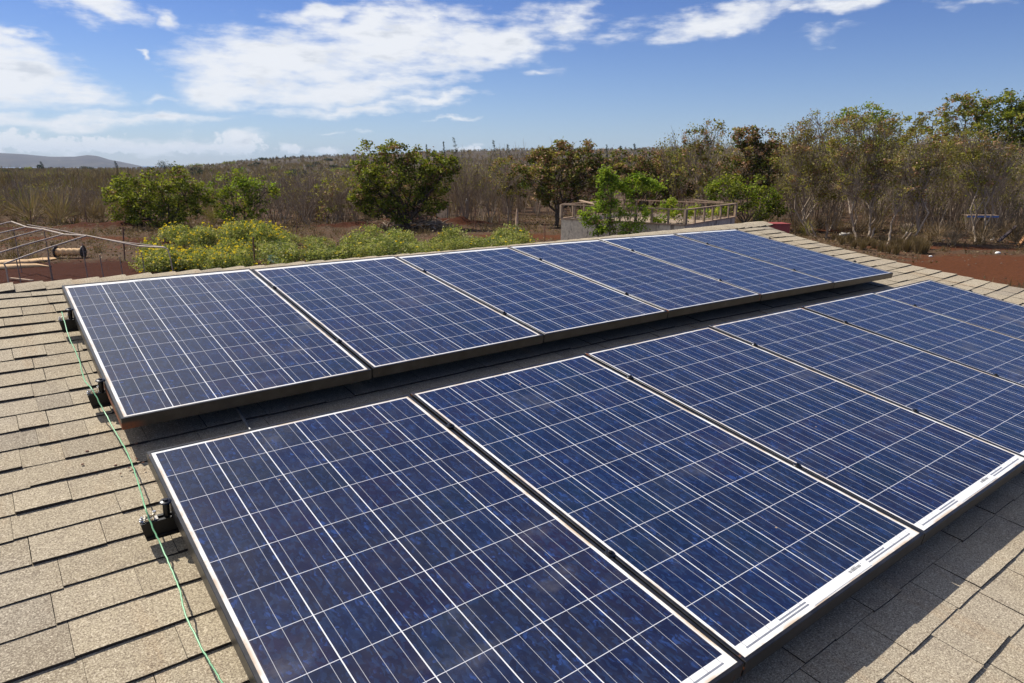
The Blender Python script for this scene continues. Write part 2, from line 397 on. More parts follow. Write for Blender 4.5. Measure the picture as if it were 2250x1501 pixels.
M['darkplank'] = simple('charred_dark_plank', (.045, .028, .03), .6, 0, .4, 9)
M['bluepaint'] = simple('blue_painted_board', (.10, .20, .48), .5, 0, .25, 9)
M['redpaint'] = simple('faded_red_sheet', (.30, .055, .05), .6, 0, .12, 3)
M['net'] = simple('tan_shade_net', (.62, .40, .20), .8, 0, .18, 14)
M['greennet'] = simple('green_shade_net', (.05, .13, .105), .7, 0, .25, 22)
M['white'] = simple('white_plastic', (.78, .77, .73), .5, 0, .08, 8)
M['stone'] = simple('pale_stone', (.45, .41, .36), .9, 0, .25, 8)
M['boulder'] = simple('brown_boulder', (.20, .14, .10), .9, 0, .3, 6)
M['spool'] = simple('dark_spool_disc', (.03, .03, .03), .6)
def concrete_mat():
    m, g, p, o = material('stained_concrete'); co = coords(g)
    st = g.noise(g.mapping(co, sc=(3.2, 3.2, .7)), 1.6, 6, .65); f = g.noise(co, 9, 5, .7)
    c = g.mix(g.sstep(f, .3, .7), (.52, .43, .32), (.74, .64, .49)); c = g.mix(g.m('MULTIPLY', g.sstep(st, .52, .62), .8), c, (.14, .10, .08))
    g.put(p.inputs['Base Color'], c); p.inputs['Roughness'].default_value = .9
    return m
M['concrete'] = concrete_mat()
def leaf_mat(name, stops, transl=.38, rough=.62):
    m, g, p, o = material(name); t = tint(g)
    rp = g.n('ShaderNodeValToRGB'); g.put(rp.inputs[0], t); el = rp.color_ramp.elements
    el[0].position = stops[0][0]; el[0].color = (*stops[0][1], 1); el[1].position = stops[-1][0]; el[1].color = (*stops[-1][1], 1)
    for (q, c) in stops[1:-1]:
        e = el.new(q); e.color = (*c, 1)
    g.put(p.inputs['Base Color'], rp.outputs[0]); p.inputs['Roughness'].default_value = rough; p.inputs['Specular IOR Level'].default_value = .16
    tr = g.n('ShaderNodeBsdfTranslucent'); g.put(tr.inputs[0], g.mix(1.0, rp.outputs[0], (1.15, 1.2, .6), 'MULTIPLY'))
    mx = g.n('ShaderNodeMixShader'); mx.inputs[0].default_value = transl
    g.nt.links.new(p.outputs[0], mx.inputs[1]); g.nt.links.new(tr.outputs[0], mx.inputs[2]); g.nt.links.new(mx.outputs[0], o.inputs[0])
    return m
M['leaf_green'] = leaf_mat('leaf_fresh_green', [(0, (.08, .10, .012)), (.5, (.21, .24, .028)), (1, (.40, .40, .055))])
M['leaf_dark'] = leaf_mat('leaf_dark_green', [(0, (.045, .06, .012)), (.6, (.11, .13, .022)), (1, (.22, .23, .035))])
M['leaf_olive'] = leaf_mat('leaf_olive', [(0, (.13, .11, .03)), (.6, (.27, .235, .065)), (1, (.40, .35, .10))])
M['leaf_brown'] = leaf_mat('seed_pod_brown', [(0, (.17, .085, .042)), (.6, (.38, .21, .115)), (1, (.60, .41, .29))], .2)
M['leaf_bright'] = leaf_mat('leaf_bright_green', [(0, (.09, .15, .012)), (.5, (.22, .31, .03)), (1, (.38, .46, .07))], .45)
M['shrub_leaf'] = leaf_mat('shrub_leaf', [(0, (.085, .115, .035)), (.5, (.24, .27, .08)), (.8, (.38, .38, .13)), (1, (.50, .44, .20))], .4)
M['flower'] = leaf_mat('yellow_petals', [(0, (.74, .52, .02)), (1, (.86, .68, .05))], .35)
M['dry_grass'] = leaf_mat('dry_grass_blade', [(0, (.09, .062, .034)), (.6, (.20, .142, .075)), (1, (.36, .26, .15))], .25)
M['bark_grey'] = leaf_mat('bark_grey', [(0, (.13, .097, .066)), (.6, (.27, .205, .15)), (1, (.44, .36, .28))], 0.0, .9)
M['bark_dark'] = leaf_mat('bark_dark', [(0, (.04, .03, .022)), (1, (.13, .10, .075))], 0.0, .9)
M['scrub'] = leaf_mat('dry_scrub_twigs', [(0, (.15, .105, .062)), (.6, (.27, .195, .118)), (.85, (.36, .27, .17)), (.9, (.22, .205, .055)), (1, (.30, .27, .075))], .15, .9)
M['far_tree'] = leaf_mat('far_conifer', [(0, (.045, .055, .04)), (1, (.11, .12, .08))], .2, .9)

# ------------------------------------------------------------------ roof sag (metres into the roof), from the photo
IJ = [(0,2),(0,3),(1,1),(1,2),(1,3),(2,0),(2,1),(2,2),(2,3),(3,0),(3,1),(3,2),(4,0),(4,1)]
CC = [.00881,-.00457,.00691,.01201,.0105,.0468,.00511,-.01529,.01787,-.00659,-.01215,-.0046,-.0265,-.02306]
def sag(u, v):
    a = min(max(u, -.35), 7.1)/3-1; b = min(max(v, -.6), 3.6)/1.75-1
    return sum(c*a**i*b**j for c, (i, j) in zip(CC, IJ))
HR = 0.14
UR, UL, VT, VB = 7.05, -3.2, -0.53, 5.7
EXPO = .1425

# ------------------------------------------------------------------ house
house = thing('house', 'low house under a tan shingle roof that carries the solar panels', 'house', RW(2, -.53, HR))
house.location.z = 0
def hp(u, v, n): return RW(u, v, n+sag(u, v)) - house.location
rb = MB()
rp_ = RW(0, VT, HR)
def back_slope(u, d): return Vector((u, rp_.y+d*CL, rp_.z-d*SL - sag(u, VT)*CL-.004)) - house.location
def back_pt(u, v, n): return back_slope(u, v) + Vector((0, SL, CL))*(HR-n)
def lay_shingles(P, vt, vb):
    v_low = vb
    while v_low > vt+.03:
        v_up = max(v_low-.175, vt+.003); u = UL - random.uniform(0, .3)
        thick = random.random() < .5; wav = random.uniform(0, 6)
        while u < UR:
            w = random.uniform(.09, .22) if random.random() < .6 else random.uniform(.20, .32)
            u1 = min(u+w, UR+random.uniform(0, .012)); u0 = max(u, UL)
            if UR-u1 < .08: u1 = UR+random.uniform(0, .012)
            if u1 > u0+.02:
                thick = not thick if random.random() < .75 else thick
                th = (.0108 if thick else .0068)+random.uniform(-.001, .0012)
                gp_ = random.choice((.0002, .0005, .0009, .0015))
                tnt = min(1, max(0, random.gauss(.52, .27)))
                ns = max(2, int((u1-u0)/.07)); a0, a1 = u0+gp_, u1-gp_
                lift = random.uniform(0, .0022); vs = []
                dv = random.uniform(-.0035, .0035)+.0025*math.sin(u*1.3+wav)
                for i in range(ns+1):
                    uu = a0+(a1-a0)*i/ns; jv = random.uniform(-.0016, .0016)+dv; jn = random.uniform(-.0008, .0008)
                    vs += [P(uu, v_up, HR-.0015), P(uu, v_low+jv, HR-th-lift+jn), P(uu, v_low+jv-.001, HR+.004)]
                fs = []; 
                for i in range(ns):
                    b = i*3; fs.append((b, b+1, b+4, b+3))
                rb.add(vs, fs, tnt, 0)
                rb.add(vs, [(i*3+1, i*3+2, i*3+5, i*3+4) for i in range(ns)], .3, 1)
                e = ns*3
                rb.add([vs[0], vs[1], vs[2], vs[e], vs[e+1], vs[e+2]], [(0, 2, 1), (3, 4, 5)], .3, 1)
            u = u+w
        v_low -= EXPO

lay_shingles(hp, VT, VB)
lay_shingles(back_pt, 0.0, 5.9)
roof = rb.build('shingle_roof', [M['shingle'], M['asphalt_edge']], house)
# plain far slope and under-deck
db = MB(); ug = np.linspace(UL, UR, 24); vg = np.linspace(VT, VB, 14)
vs = [hp(a, b, HR+.003) for b in vg for a in ug]
db.add(vs, [(j*24+i, (j+1)*24+i, (j+1)*24+i+1, j*24+i+1) for j in range(13) for i in range(23)])
vs = [back_slope(u, d)-Vector((0, 0, .006)) for d in (.0, 3.0, 6.2) for u in ug]
db.add(vs, [(j*24+i, j*24+i+1, (j+1)*24+i+1, (j+1)*24+i) for j in range(2) for i in range(23)])
db.build('roof_deck', M['deck'], house)
# ridge caps
cb = MB(); u = UL
while u < UR-.02:
    th = .013+random.uniform(-.002, .003); L = .142; tnt = min(1, max(0, random.gauss(.6, .2))); sk = random.uniform(-.006, .006)
    half = .150; vs = []
    for (uu, h) in ((u, .006), (u+L+random.uniform(.0, .004), th+.004)):
        for (s, d) in ((-1, half), (-1, half*.45), (-1, .028), (0, 0), (1, .028), (1, half*.45), (1, half)):
            rnd_ = -.006*(1-min(1, d/.06))
            if s <= 0: q = hp(uu, VT+d+(sk if d > .1 else 0), HR-h-.004-rnd_)
            else:
                q = back_slope(uu, d)+Vector((0, 0, h+.004+rnd_))
            vs.append(q)
    for i in range(6): cb.add([vs[i], vs[i+1], vs[7+i+1], vs[7+i]], [(0, 1, 2, 3)], tnt, 0)
    low = [q-Vector((0, 0, .012)) for q in vs[7:]]
    for i in range(6): cb.add([vs[7+i], vs[7+i+1], low[i+1], low[i]], [(0, 1, 2, 3)], .3, 1)
    cb.add([vs[0], vs[7], vs[7]-Vector((0, 0, .014)), vs[0]-Vector((0, 0, .01))], [(0, 1, 2, 3)], .3, 1)
    u += L
cb.build('ridge_cap', [M['shingle'], M['asphalt_edge']], house)
# rake board and walls
tb = MB()
for a, b in zip(np.linspace(VT, VB, 14)[:-1], np.linspace(VT, VB, 14)[1:]):
    q = [hp(UR-.02, a, HR+.006), hp(UR-.02, b, HR+.006), hp(UR-.02, b, HR+.15), hp(UR-.02, a, HR+.15)]
    tb.add(q, [(0, 1, 2, 3)])
    q2 = [x-Vector((.03, 0, 0)) for x in q]; tb.add(q2, [(3, 2, 1, 0)]); tb.add([q[3], q[2], q2[2], q2[3]], [(0, 1, 2, 3)])
tb.build('rake_board', M['trim'], house)
wb = MB(); y0, y1 = RW(0, VB-.5, HR).y, rp_.y+5.6
zt = RW(0, VB-.5, HR).z-.16
for (xa, ya, xb, yb) in ((UL+.4, y0, UR-.45, y0), (UR-.45, y0, UR-.45, y1), (UR-.45, y1, UL+.4, y1), (UL+.4, y1, UL+.4, y0)):
    def top(x, y): return RW(0, VT, HR).z - abs(y-rp_.y)*SL/CL - .12
    ymid = rp_.y
    if xa == xb:
        q = [Vector((xa, ya, 0)), Vector((xa, yb, 0)), Vector((xa, yb, top(xa, yb))), Vector((xa, ymid, top(xa, ymid))), Vector((xa, ya, top(xa, ya)))]
        wb.add([p-house.location for p in q], [(0, 1, 2, 3, 4)])
    else:
        q = [Vector((xa, ya, 0)), Vector((xb, yb, 0)), Vector((xb, yb, top(xb, yb))), Vector((xa, ya, top(xa, ya)))]
        wb.add([p-house.location for p in q], [(0, 1, 2, 3)])
wb.build('wall', M['wall'], house)

# ------------------------------------------------------------------ solar panels
FH, LIP = .046, .0105
def frame_mesh():
    b = MB(); X, Y = PWD/2, PLEN/2; x, y = X-LIP, Y-LIP; e = .0012
    o0 = [(-X, -Y), (X, -Y), (X, Y), (-X, Y)]; i0 = [(-x, -y), (x, -y), (x, y), (-x, y)]
    oc = [(sx*(X-e), sy*(Y-e)) for sx, sy in ((-1, -1), (1, -1), (1, 1), (-1, 1))]
    rings = [[(*p, -FH) for p in o0], [(*p, -e) for p in o0], [(*p, 0) for p in oc], [(*p, 0) for p in i0], [(*p, -.0024) for p in i0]]
    xb, yb = X-.03, Y-.03
    rings.append([(px*.999, py*.999, -.008) for px, py in i0])
    for ra, rb_ in zip(rings[:-1], rings[1:]):
        for k in range(4):
            k2 = (k+1) % 4; b.add([ra[k], ra[k2], rb_[k2], rb_[k]], [(0, 1, 2, 3)])
    # inner wall and bottom flange
    w0 = [(sx*(X-.002), sy*(Y-.002)) for sx, sy in ((-1, -1), (1, -1), (1, 1), (-1, 1))]
    w1 = [(sx*xb, sy*yb) for sx, sy in ((-1, -1), (1, -1), (1, 1), (-1, 1))]
    ra = [(*p, -FH) for p in o0]; rb_ = [(*p, -FH) for p in w1]; rc = [(*p, -FH+.002) for p in w1]; rd = [(*p, -FH+.002) for p in w0]; re = [(*p, -.0085) for p in w0]
    for A, B in ((rb_, ra), (rc, rb_), (rd, rc), (re, rd)):
        for k in range(4):
            k2 = (k+1) % 4; b.add([A[k], A[k2], B[k2], B[k]], [(0, 1, 2, 3)])
    return b
fm = frame_mesh(); frame_me = fm.mesh('frame', [M['frame']]); frame_me_r = fm.mesh('frame_rusting', [M['frame_rust']])
pb = MB(); pb.box((0, 0, -.0024-.0025), (PWD-2*LIP+.001, PLEN-2*LIP+.001, .005)); pane_me = pb.mesh('glass_pane', [M['cells']])
# ribbons that join the cell strings inside the wide white margin
yb0 = -PLEN/2+WIDE
zz = -.0021
def strip(m_, x0, x1, y0, y1, z): m_.add([(x0, y0, z), (x1, y0, z), (x1, y1, z), (x0, y1, z)], [(0, 1, 2, 3)])
def ribbon(cells, lo, hi, yt):
    m_ = MB(); strip(m_, lo, hi, yt-.005, yt, zz)
    for i in cells:
        for k in (1/6, .5, 5/6):
            xx = -3*CW+(i+k)*CW
            if lo-.001 <= xx <= hi+.001: strip(m_, xx-.0008, xx+.0008, yt-.0002, yb0, zz+.0001)
    return m_.mesh('connector_ribbon', [M['ribbon']])
ribbon_mes = [ribbon((0,), -3*CW+.022, -CW-.004, yb0-.0155), ribbon((1,), -2*CW+.024, -CW-.004, yb0-.006),
              ribbon((4,), CW+.018, 2*CW-.022, yb0-.006), ribbon((5,), CW+.018, 3*CW-.022, yb0-.0155)]
lb = MB(); strip(lb, -CW+.002, CW+.016, yb0-.031, yb0-.003, -.0017); label_me = lb.mesh('serial_label', [M['label']])
bc = MB(); xx = CW*.45; random.seed(3)
while xx < CW*.45+.062:
    w = random.choice((.0009, .0014, .0022, .003)); strip(bc, xx, xx+w, yb0-.0155, yb0-.0065, -.0014); xx += w+random.choice((.0009, .0013, .002))
for i in range(9): strip(bc, CW*.45+.02+i*.0026, CW*.45+.0218+i*.0026, yb0-.0056, yb0-.0038, -.0014)
bc.add([(CW*.45+.07, yb0-.007, -.0014), (CW*.45+.076, yb0-.0085, -.0014), (CW*.45+.076, yb0-.0055, -.0014)], [(0, 1, 2)])
strip(bc, -CW+.006, CW+.012, yb0-.0300, yb0-.0294, -.0014)
barcode_me = bc.mesh('barcode', [M['ink']])
random.seed(11)
def link(name, me, parent):
    o = bpy.data.objects.new(name, me); COL.objects.link(o); o.parent = parent; return o
PP = .98968
side_words = ['leftmost', 'second from left', 'third from left', 'fourth from left', 'fifth from left', 'rightmost']
look_u = ['paled by glare, its left frame side rusting', 'with a small dusty smear near the ridge', 'with rusty frame edges on both sides',
          'with a dusty corner beside its rusty left edge', 'of clean even blue', 'at the gable end beyond the last clamp line']
look_l = ['nearest the camera, cut by the picture bottom', 'with a whole barcode margin and dusty right edge', 'purplish, its barcode margin ending at the picture edge',
          'cut by the right picture edge', 'mostly clean blue, cut by the right picture edge', 'only its upper corner inside the picture']
PANELS = {}
for row in 'UL':
    for i in range(6):
        u0 = i*PP + (0 if row == 'U' else .0278)
        uc = u0+3*CW
        vtop = (-.046 if row == 'U' else 1.9038-.022)
        vc = vtop+PLEN/2
        du = (sag(uc+.45, vc)-sag(uc-.45, vc))/.9; dv = (sag(uc, vc+.75)-sag(uc, vc-.75))/1.5; s0 = (sag(uc, vc)+sag(uc-.4, vc)+sag(uc+.4, vc)+sag(uc, vc-.7)+sag(uc, vc+.7))/5
        lab = f"{side_words[i]} solar panel of the {'upper row along the ridge' if row == 'U' else 'lower row near the eaves'}"
        root = thing('solar_panel', lab, 'solar panel', RW(uc, vc, s0+random.uniform(-.0015, .0015)), None, 'solar panels in the row along the ridge' if row == 'U' else 'solar panels in the lower row')
        ex = RWD((1, 0, du)).normalized(); ez = RWD((0, 0, -1)); ez = (ez + RWD((du, dv, 0))*1.0).normalized()
        ey = ez.cross(ex).normalized(); ex = ey.cross(ez)
        if row == 'U': ex, ey = -ex, -ey
        root.rotation_euler = Matrix(((ex.x, ey.x, ez.x), (ex.y, ey.y, ez.y), (ex.z, ey.z, ez.z))).to_euler()
        link('frame', frame_me_r if (row, i) in (('U', 0), ) else frame_me, root)
        pane = link('glass_pane', pane_me, root)
        lo = link('serial_label', label_me, pane); link('barcode', barcode_me, lo) if 0 else None
        bo = link('barcode', barcode_me, pane)
        if row == 'L':
            for rm_ in ribbon_mes: link('connector_ribbon', rm_, pane)
        PANELS[row, i] = root

# ------------------------------------------------------------------ mounting rails with clamps and grounding lugs
nz = RWD((0, 0, -1))
ROT = Euler((PITCH, 0, 0))           # local x = along the ridge, y = up the slope, z = off the roof
def lathe_part(name, prof, mat, parent, loc, sides=20):
    b = MB(); b.lathe(prof, loc, sides); return b.build(name, mat, parent)
rails = [('upper', .36, 0.0, 'nearest the ridge, under the upper panel row'), ('upper', 1.245, 0.0, 'under the lower half of the upper panel row'),
         ('lower', 2.20, .028, 'under the top half of the lower panel row'), ('lower', 3.065, .028, 'under the eaves half of the lower panel row')]
for ri, (nm, v, uo, lab) in enumerate(rails):
    x0 = -.083+uo*.2; x1 = 6*PP+.04+uo
    root = thing('mounting_rail', 'black mounting rail '+lab, 'mounting rail', RW(0, v, 0), ROT, 'black rails that carry the solar panels')
    def rn(u): return -sag(u, v)
    b = MB(); us = np.linspace(x0, x1, 40)
    prof = [(-.016, -.110), (.016, -.110), (.016, -.100), (.012, -.098), (.012, -.088), (.016, -.086), (.016, -.0475), (.007, -.0475), (.007, -.053), (-.007, -.053), (-.007, -.0475), (-.016, -.0475), (-.016, -.086), (-.012, -.088), (-.012, -.098), (-.016, -.100)]
    for u in us:
        taper = .004 if u == us[0] else 0
        for (yy, z2) in prof: b.v.append((u+(.012*max(0, (-.06-z2)/.05) if u == us[0] else 0), yy, z2+rn(u)))
    n_ = len(prof)
    for i in range(len(us)-1):
        for k in range(n_):
            k2 = (k+1) % n_; b.f.append((i*n_+k, (i+1)*n_+k, (i+1)*n_+k2, i*n_+k2)); b.t.append(.5); b.mi.append(0)
    b.f.append(tuple(range(n_))); b.f.append(tuple((len(us)-1)*n_+k for k in reversed(range(n_)))); b.t += [.5, .5]; b.mi += [0, 0]
    b.build('rail_bar', M['black'], root)
    for k in range(6):                              # roof feet
        uf = .35+k*1.08; f = MB(); f.box((uf, .028, rn(uf)-.105), (.04, .007, .055)); f.box((uf, .05, rn(uf)-.133), (.05, .09, .008)); f.build('roof_foot', M['black'], root)
    for (ue, sgn) in ((-.0315+uo+.0145, -1), (6*PP-.0305+.012+uo, 1)):
        ux = -.020-.0125+uo if sgn < 0 else 5*PP+PWD-.0205+.0135+uo
        z = rn(ux)
        ec = lathe_part('end_clamp', [(.0095, -.0475), (.0095, -.002), (.0105, -.001)], M['black'], root, (ux, 0, z))
        lathe_part('clamp_cap', [(.0165, -.001), (.0178, .0005), (.0150, .0035), (.008, .0050)], M['black_gloss'], ec, (ux, 0, z))
        lathe_part('bolt', [(.0068, .0050), (.0068, .0088), (.0058, .0095)], M['black_gloss'], ec, (ux, 0, z), 6)
    for i in range(1, 6):
        ux = i*PP-.0205-.0044+uo; z = rn(ux)
        mc = lathe_part('mid_clamp', [(.0035, -.0475), (.0035, .0006), (.0150, .0008), (.0165, .002), (.0140, .0045), (.007, .006)], M['black_gloss'], root, (ux, 0, z), 18)
        lathe_part('bolt', [(.0062, .006), (.0062, .0105), (.0050, .0112)], M['black_gloss'], mc, (ux, 0, z), 6)
    if ri < 3:                                       # tinned lay-in lug on the rail end, bolt, wire seat
        lg = MB(); z = rn(x0)-.0475
        lg.box((x0+.026, 0, z+.0012), (.044, .02, .0024)); lg.box((x0+.024, -.0095, z+.005), (.022, .0025, .011)); lg.box((x0+.024, .0095, z+.005), (.022, .0025, .011))
        lg.box((x0+.037, 0, z+.012), (.0028, .018, .02)); lg.box((x0+.0135, 0, z+.0085), (.0028, .018, .013))
        lo = lg.build('grounding_lug', M['tin'], root)
        bb = MB(); bb.lathe([(.0075, .0024), (.0075, .004), (.0058, .0042), (.0058, .0105), (.003, .0108), (.003, .016)], (x0+.006, 0, z), 6); bb.build('lug_bolt', M['steel'], lo)
        wb_ = MB(); wb_.lathe([(.004, .019), (.004, .026)], (x0+.041, 0, z), 6); wb_.build('set_screw', M['steel'], lo)

# ------------------------------------------------------------------ green ground wire
wp = [(136, 686, .040), (143, 712, .055), (150, 735, .07), (158, 755, .078), (166, 772, .08), (175, 795, .078), (180, 815, .07), (187, 838, .052), (199, 851, .036), (212, 872, .055), (222, 892, .075),
      (234, 912, .088), (246, 936, .095), (262, 963, .097), (278, 992, .093), (290, 1020, .085), (301, 1052, .07), (311, 1085, .05), (319, 1116, .030), (329, 1143, .05), (340, 1170, .068), (353, 1196, .08),
      (370, 1235, .088), (384, 1268, .09), (395, 1296, .09), (401, 1325, .09), (410, 1356, .09), (425, 1388, .09), (441, 1420, .09), (459, 1452, .092), (476, 1480, .095), (492, 1508, .097), (512, 1545, .10), (540, 1600, .105)]
wpts = []
P3 = [roofpt(x, y, n+sag(-.1, 2.0)*0) for x, y, n in wp]
P3.append(RW(.12, 3.2, .125)); P3.append(RW(.20, 3.5, .13))
for i in range(len(P3)-1):
    p0, p1, p2, p3 = P3[max(i-1, 0)], P3[i], P3[i+1], P3[min(i+2, len(P3)-1)]
    for k in range(5):
        t = k/5; wpts.append(.5*((2*p1)+(p2-p0)*t+(2*p0-5*p1+4*p2-p3)*t*t+(3*p1-p0-3*p2+p3)*t**3) + Vector((random.uniform(-.0008, .0008), 0, 0)))
wpts.append(P3[-1])
b = MB(); b.tube(wpts, .0023, 8)
tag(b.build('ground_wire', M['green_wire'], None, True), 'thin green ground wire running loose down the left of the panels', 'wire')
b = MB(); b.tube([RW(.41, 1.42, .112), RW(.405, 1.52, .125), RW(.398, 1.66, .128), RW(.392, 1.80, .126), RW(.388, 1.98, .120)], .0062, 10)
tag(b.build('conduit', M['conduit'], None, True), 'short grey conduit bridging the gap between the two panel rows', 'conduit')

# ------------------------------------------------------------------ terrain
def vnoise(x, y, sc, seed=0):
    x = np.asarray(x, float)/sc+seed*17.3; y = np.asarray(y, float)/sc-seed*9.1
    xi = np.floor(x).astype(np.int64); yi = np.floor(y).astype(np.int64); fx = x-xi; fy = y-yi
    def h(a, b):
        n = (a*374761393+b*668265263+seed*1442695) & 0x7fffffff
        n = (n ^ (n >> 13))*1274126177 & 0x7fffffff
        return ((n ^ (n >> 16)) & 0xffff)/65535.0
    fx = fx*fx*(3-2*fx); fy = fy*fy*(3-2*fy)
    return (h(xi, yi)*(1-fx)+h(xi+1, yi)*fx)*(1-fy)+(h(xi, yi+1)*(1-fx)+h(xi+1, yi+1)*fx)*fy
def fbm(x, y, sc, o=4, seed=0): return sum(vnoise(x, y, sc/2**k, seed+k)*.5**k for k in range(o))/(2-.5**(o-1))
def sst(x, a, b):
    t = np.clip((x-a)/(b-a), 0, 1); return t*t*(3-2*t)
MOUNDS = [(gp(215, 505), 3.2, 1.0, .55), (gp(290, 498), 2.6, .9, .5), (gp(330, 540), 1.6, .7, .4), (gp(900, 495), 3.0, 1.4, .6), (gp(1010, 496), 2.6, 1.2, .4), (gp(760, 500), 3, 1.2, .35), (gp(20, 512), 3, 1, .35)]
def terrain(x, y):
    x = np.asarray(x, float); y = np.asarray(y, float)
    dx, dy = x-CAMP.x, y-CAMP.y; d = np.hypot(dx, dy)
    rel = np.degrees(np.arctan2(dx, dy)-HEAD); rel = (rel+180) % 360-180
    zr = np.interp(rel, [-180, -60, -37, -27, -23, -20.5, -15, -8, -4, 10, 37, 70, 180], [-3, -3, -2.6, -1.2, 3, 8.8, 15, 20, 23, 27, 31, 31, -3])
    z = sst(d, 170, 1000)*zr
    z = z + (fbm(x, y, 160, 3, 5)-.5)*3.0*sst(d, 250, 700)
    shore = np.interp(rel, [-180, -40, -25, -20, -15, 180], [1500, 1400, 1300, 1700, 2600, 2600])
    z = z - 40*sst(d, shore, shore*1.3)
    near = (fbm(x, y, 3.0, 4, 2)-.5)*.22*sst(d, 14, 24)*(1-sst(d, 120, 200))
    z = z + near
    for (c, rx, ry, h) in MOUNDS:
        q = ((x-c.x)*cx_.x+(y-c.y)*cx_.y)/rx; w = ((x-c.x)*cz_.x+(y-c.y)*cz_.y)/ry
        z = z + h*np.exp(-(q*q+w*w))*(.7+.6*vnoise(x, y, .5, 9))
    return z
def tz(x, y): return float(terrain(np.array([x]), np.array([y]))[0])
rr = np.concatenate([[0.01], np.linspace(3, 24, 12), np.geomspace(24.5, 75, 150), np.geomspace(76, 4200, 110)])
ta = np.concatenate([np.linspace(HEAD-R_(48), HEAD+R_(48), 420), np.linspace(HEAD+R_(50), HEAD+R_(310), 110)])
RR, TA = np.meshgrid(rr, ta, indexing='ij'); gx = CAMP.x+RR*np.sin(TA); gy = CAMP.y+RR*np.cos(TA); gz = terrain(gx, gy)
nr, na = RR.shape
idx = np.arange(nr*na).reshape(nr, na); nxt = np.roll(idx, -1, axis=1)
F = np.stack([idx[:-1], nxt[:-1], nxt[1:], idx[1:]], -1).reshape(-1, 4)[:, ::-1]
# soil kind: 1 = bare red earth, 0 = leaf litter and dry grass
def redness(x, y):
    x = np.asarray(x, float); y = np.asarray(y, float); r = np.zeros_like(x)
    for (px, py, rx, ry) in ((120, 600, 9., 3.4), (330, 612, 3.2, 2.2), (2150, 600, 8.5, 3.6), (1900, 610, 5, 2.5), (2300, 590, 6, 5), (1170, 520, 3.6, 1.8), (690, 545, 2.6, .8), (160, 525, 5, 1.0), (900, 492, 2.2, 1), (2060, 545, 4.5, .8), (1800, 505, 4, 1.2)):
        c = gp(px, py); q = ((x-c.x)*cx_.x+(y-c.y)*cx_.y)/rx; w = ((x-c.x)*cz_.x+(y-c.y)*cz_.y)/ry
        r = np.maximum(r, np.clip(1.5-np.sqrt(q*q+w*w), 0, 1))
    for (c, rx, ry, h) in MOUNDS: r = np.maximum(r, np.clip(1.4-np.hypot(((x-c.x)*cx_.x+(y-c.y)*cx_.y)/rx, ((x-c.x)*cz_.x+(y-c.y)*cz_.y)/ry), 0, .8))
    return r
def ground_mat():
    m, g, p, o = material('red_earth'); co = coords(g); a = tint(g, 'red')
    n1 = g.noise(co, 1.1, 6, .65); n2 = g.noise(co, 7, 5, .7); n3 = g.noise(co, .22, 5, .6); n4 = g.noise(co, 30, 3, .7)
    bd_ = tint(g, 'backlit_dark'); red = g.mix(g.sstep(n2, .3, .7), (.072, .026, .0105), (.122, .044, .0185)); red = g.mix(bd_, red, g.mix(g.sstep(n2, .3, .7), (.040, .0125, .006), (.064, .019, .0085)))  # the darker red paints the backlit tone into the soil colour
    lit = g.mix(g.sstep(n2, .32, .68), (.045, .026, .016), (.125, .082, .050)); lit = g.mix(g.m('MULTIPLY', g.sstep(n4, .58, .75), .6), lit, (.24, .18, .12))
    lit = g.mix(g.m('MULTIPLY', g.sstep(n1, .5, .66), .55), lit, (.14, .052, .028))
    f = g.sstep(g.m('ADD', a, g.m('MULTIPLY', g.m('ADD', g.m('SUBTRACT', n1, .5), g.m('MULTIPLY', g.m('SUBTRACT', n4, .5), .5)), 1.9)), .30, .75)
    c = g.mix(f, lit, red)
    d = g.vm('LENGTH', g.vm('SUBTRACT', coords(g, 'Object'), tuple(CAMP)))
    far = g.mix(g.sstep(g.noise(co, .016, 6, .65), .38, .66), (.060, .046, .035), (.10, .078, .056)); far = g.mix(g.m('MULTIPLY', g.sstep(g.noise(co, .05, 5, .7), .56, .7), .55), far, (.075, .08, .028))
    c = g.mix(g.sstep(d, 70, 160), c, far)
    g.put(p.inputs['Base Color'], c); p.inputs['Roughness'].default_value = 1; p.inputs['Specular IOR Level'].default_value = .1
    b = g.n('ShaderNodeBump'); b.inputs['Strength'].default_value = .9; b.inputs['Distance'].default_value = .06
    g.nt.links.new(g.m('ADD', n2, g.m('MULTIPLY', n4, .4)), b.inputs['Height']); g.nt.links.new(b.outputs[0], p.inputs['Normal'])
    return m
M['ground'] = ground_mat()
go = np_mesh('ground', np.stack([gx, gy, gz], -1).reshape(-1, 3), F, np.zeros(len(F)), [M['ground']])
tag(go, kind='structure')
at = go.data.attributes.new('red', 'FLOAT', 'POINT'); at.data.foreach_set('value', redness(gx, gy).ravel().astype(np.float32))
mq = gp(120, 600); at = go.data.attributes.new('backlit_dark', 'FLOAT', 'POINT'); at.data.foreach_set('value', np.maximum(np.clip(1.6-np.hypot(gx-mq.x, gy-mq.y)/9.5, 0, 1), np.max([np.clip(1.5-np.hypot(((gx-c.x)*cx_.x+(gy-c.y)*cx_.y)/rx, ((gx-c.x)*cz_.x+(gy-c.y)*cz_.y)/ry), 0, 1)*.9 for (c, rx, ry, h) in MOUNDS], axis=0)).ravel().astype(np.float32))  # left soil painted darker to stand in for backlit shade; mounds darkened too
go.data.polygons.foreach_set('use_smooth', np.ones(len(F), bool))
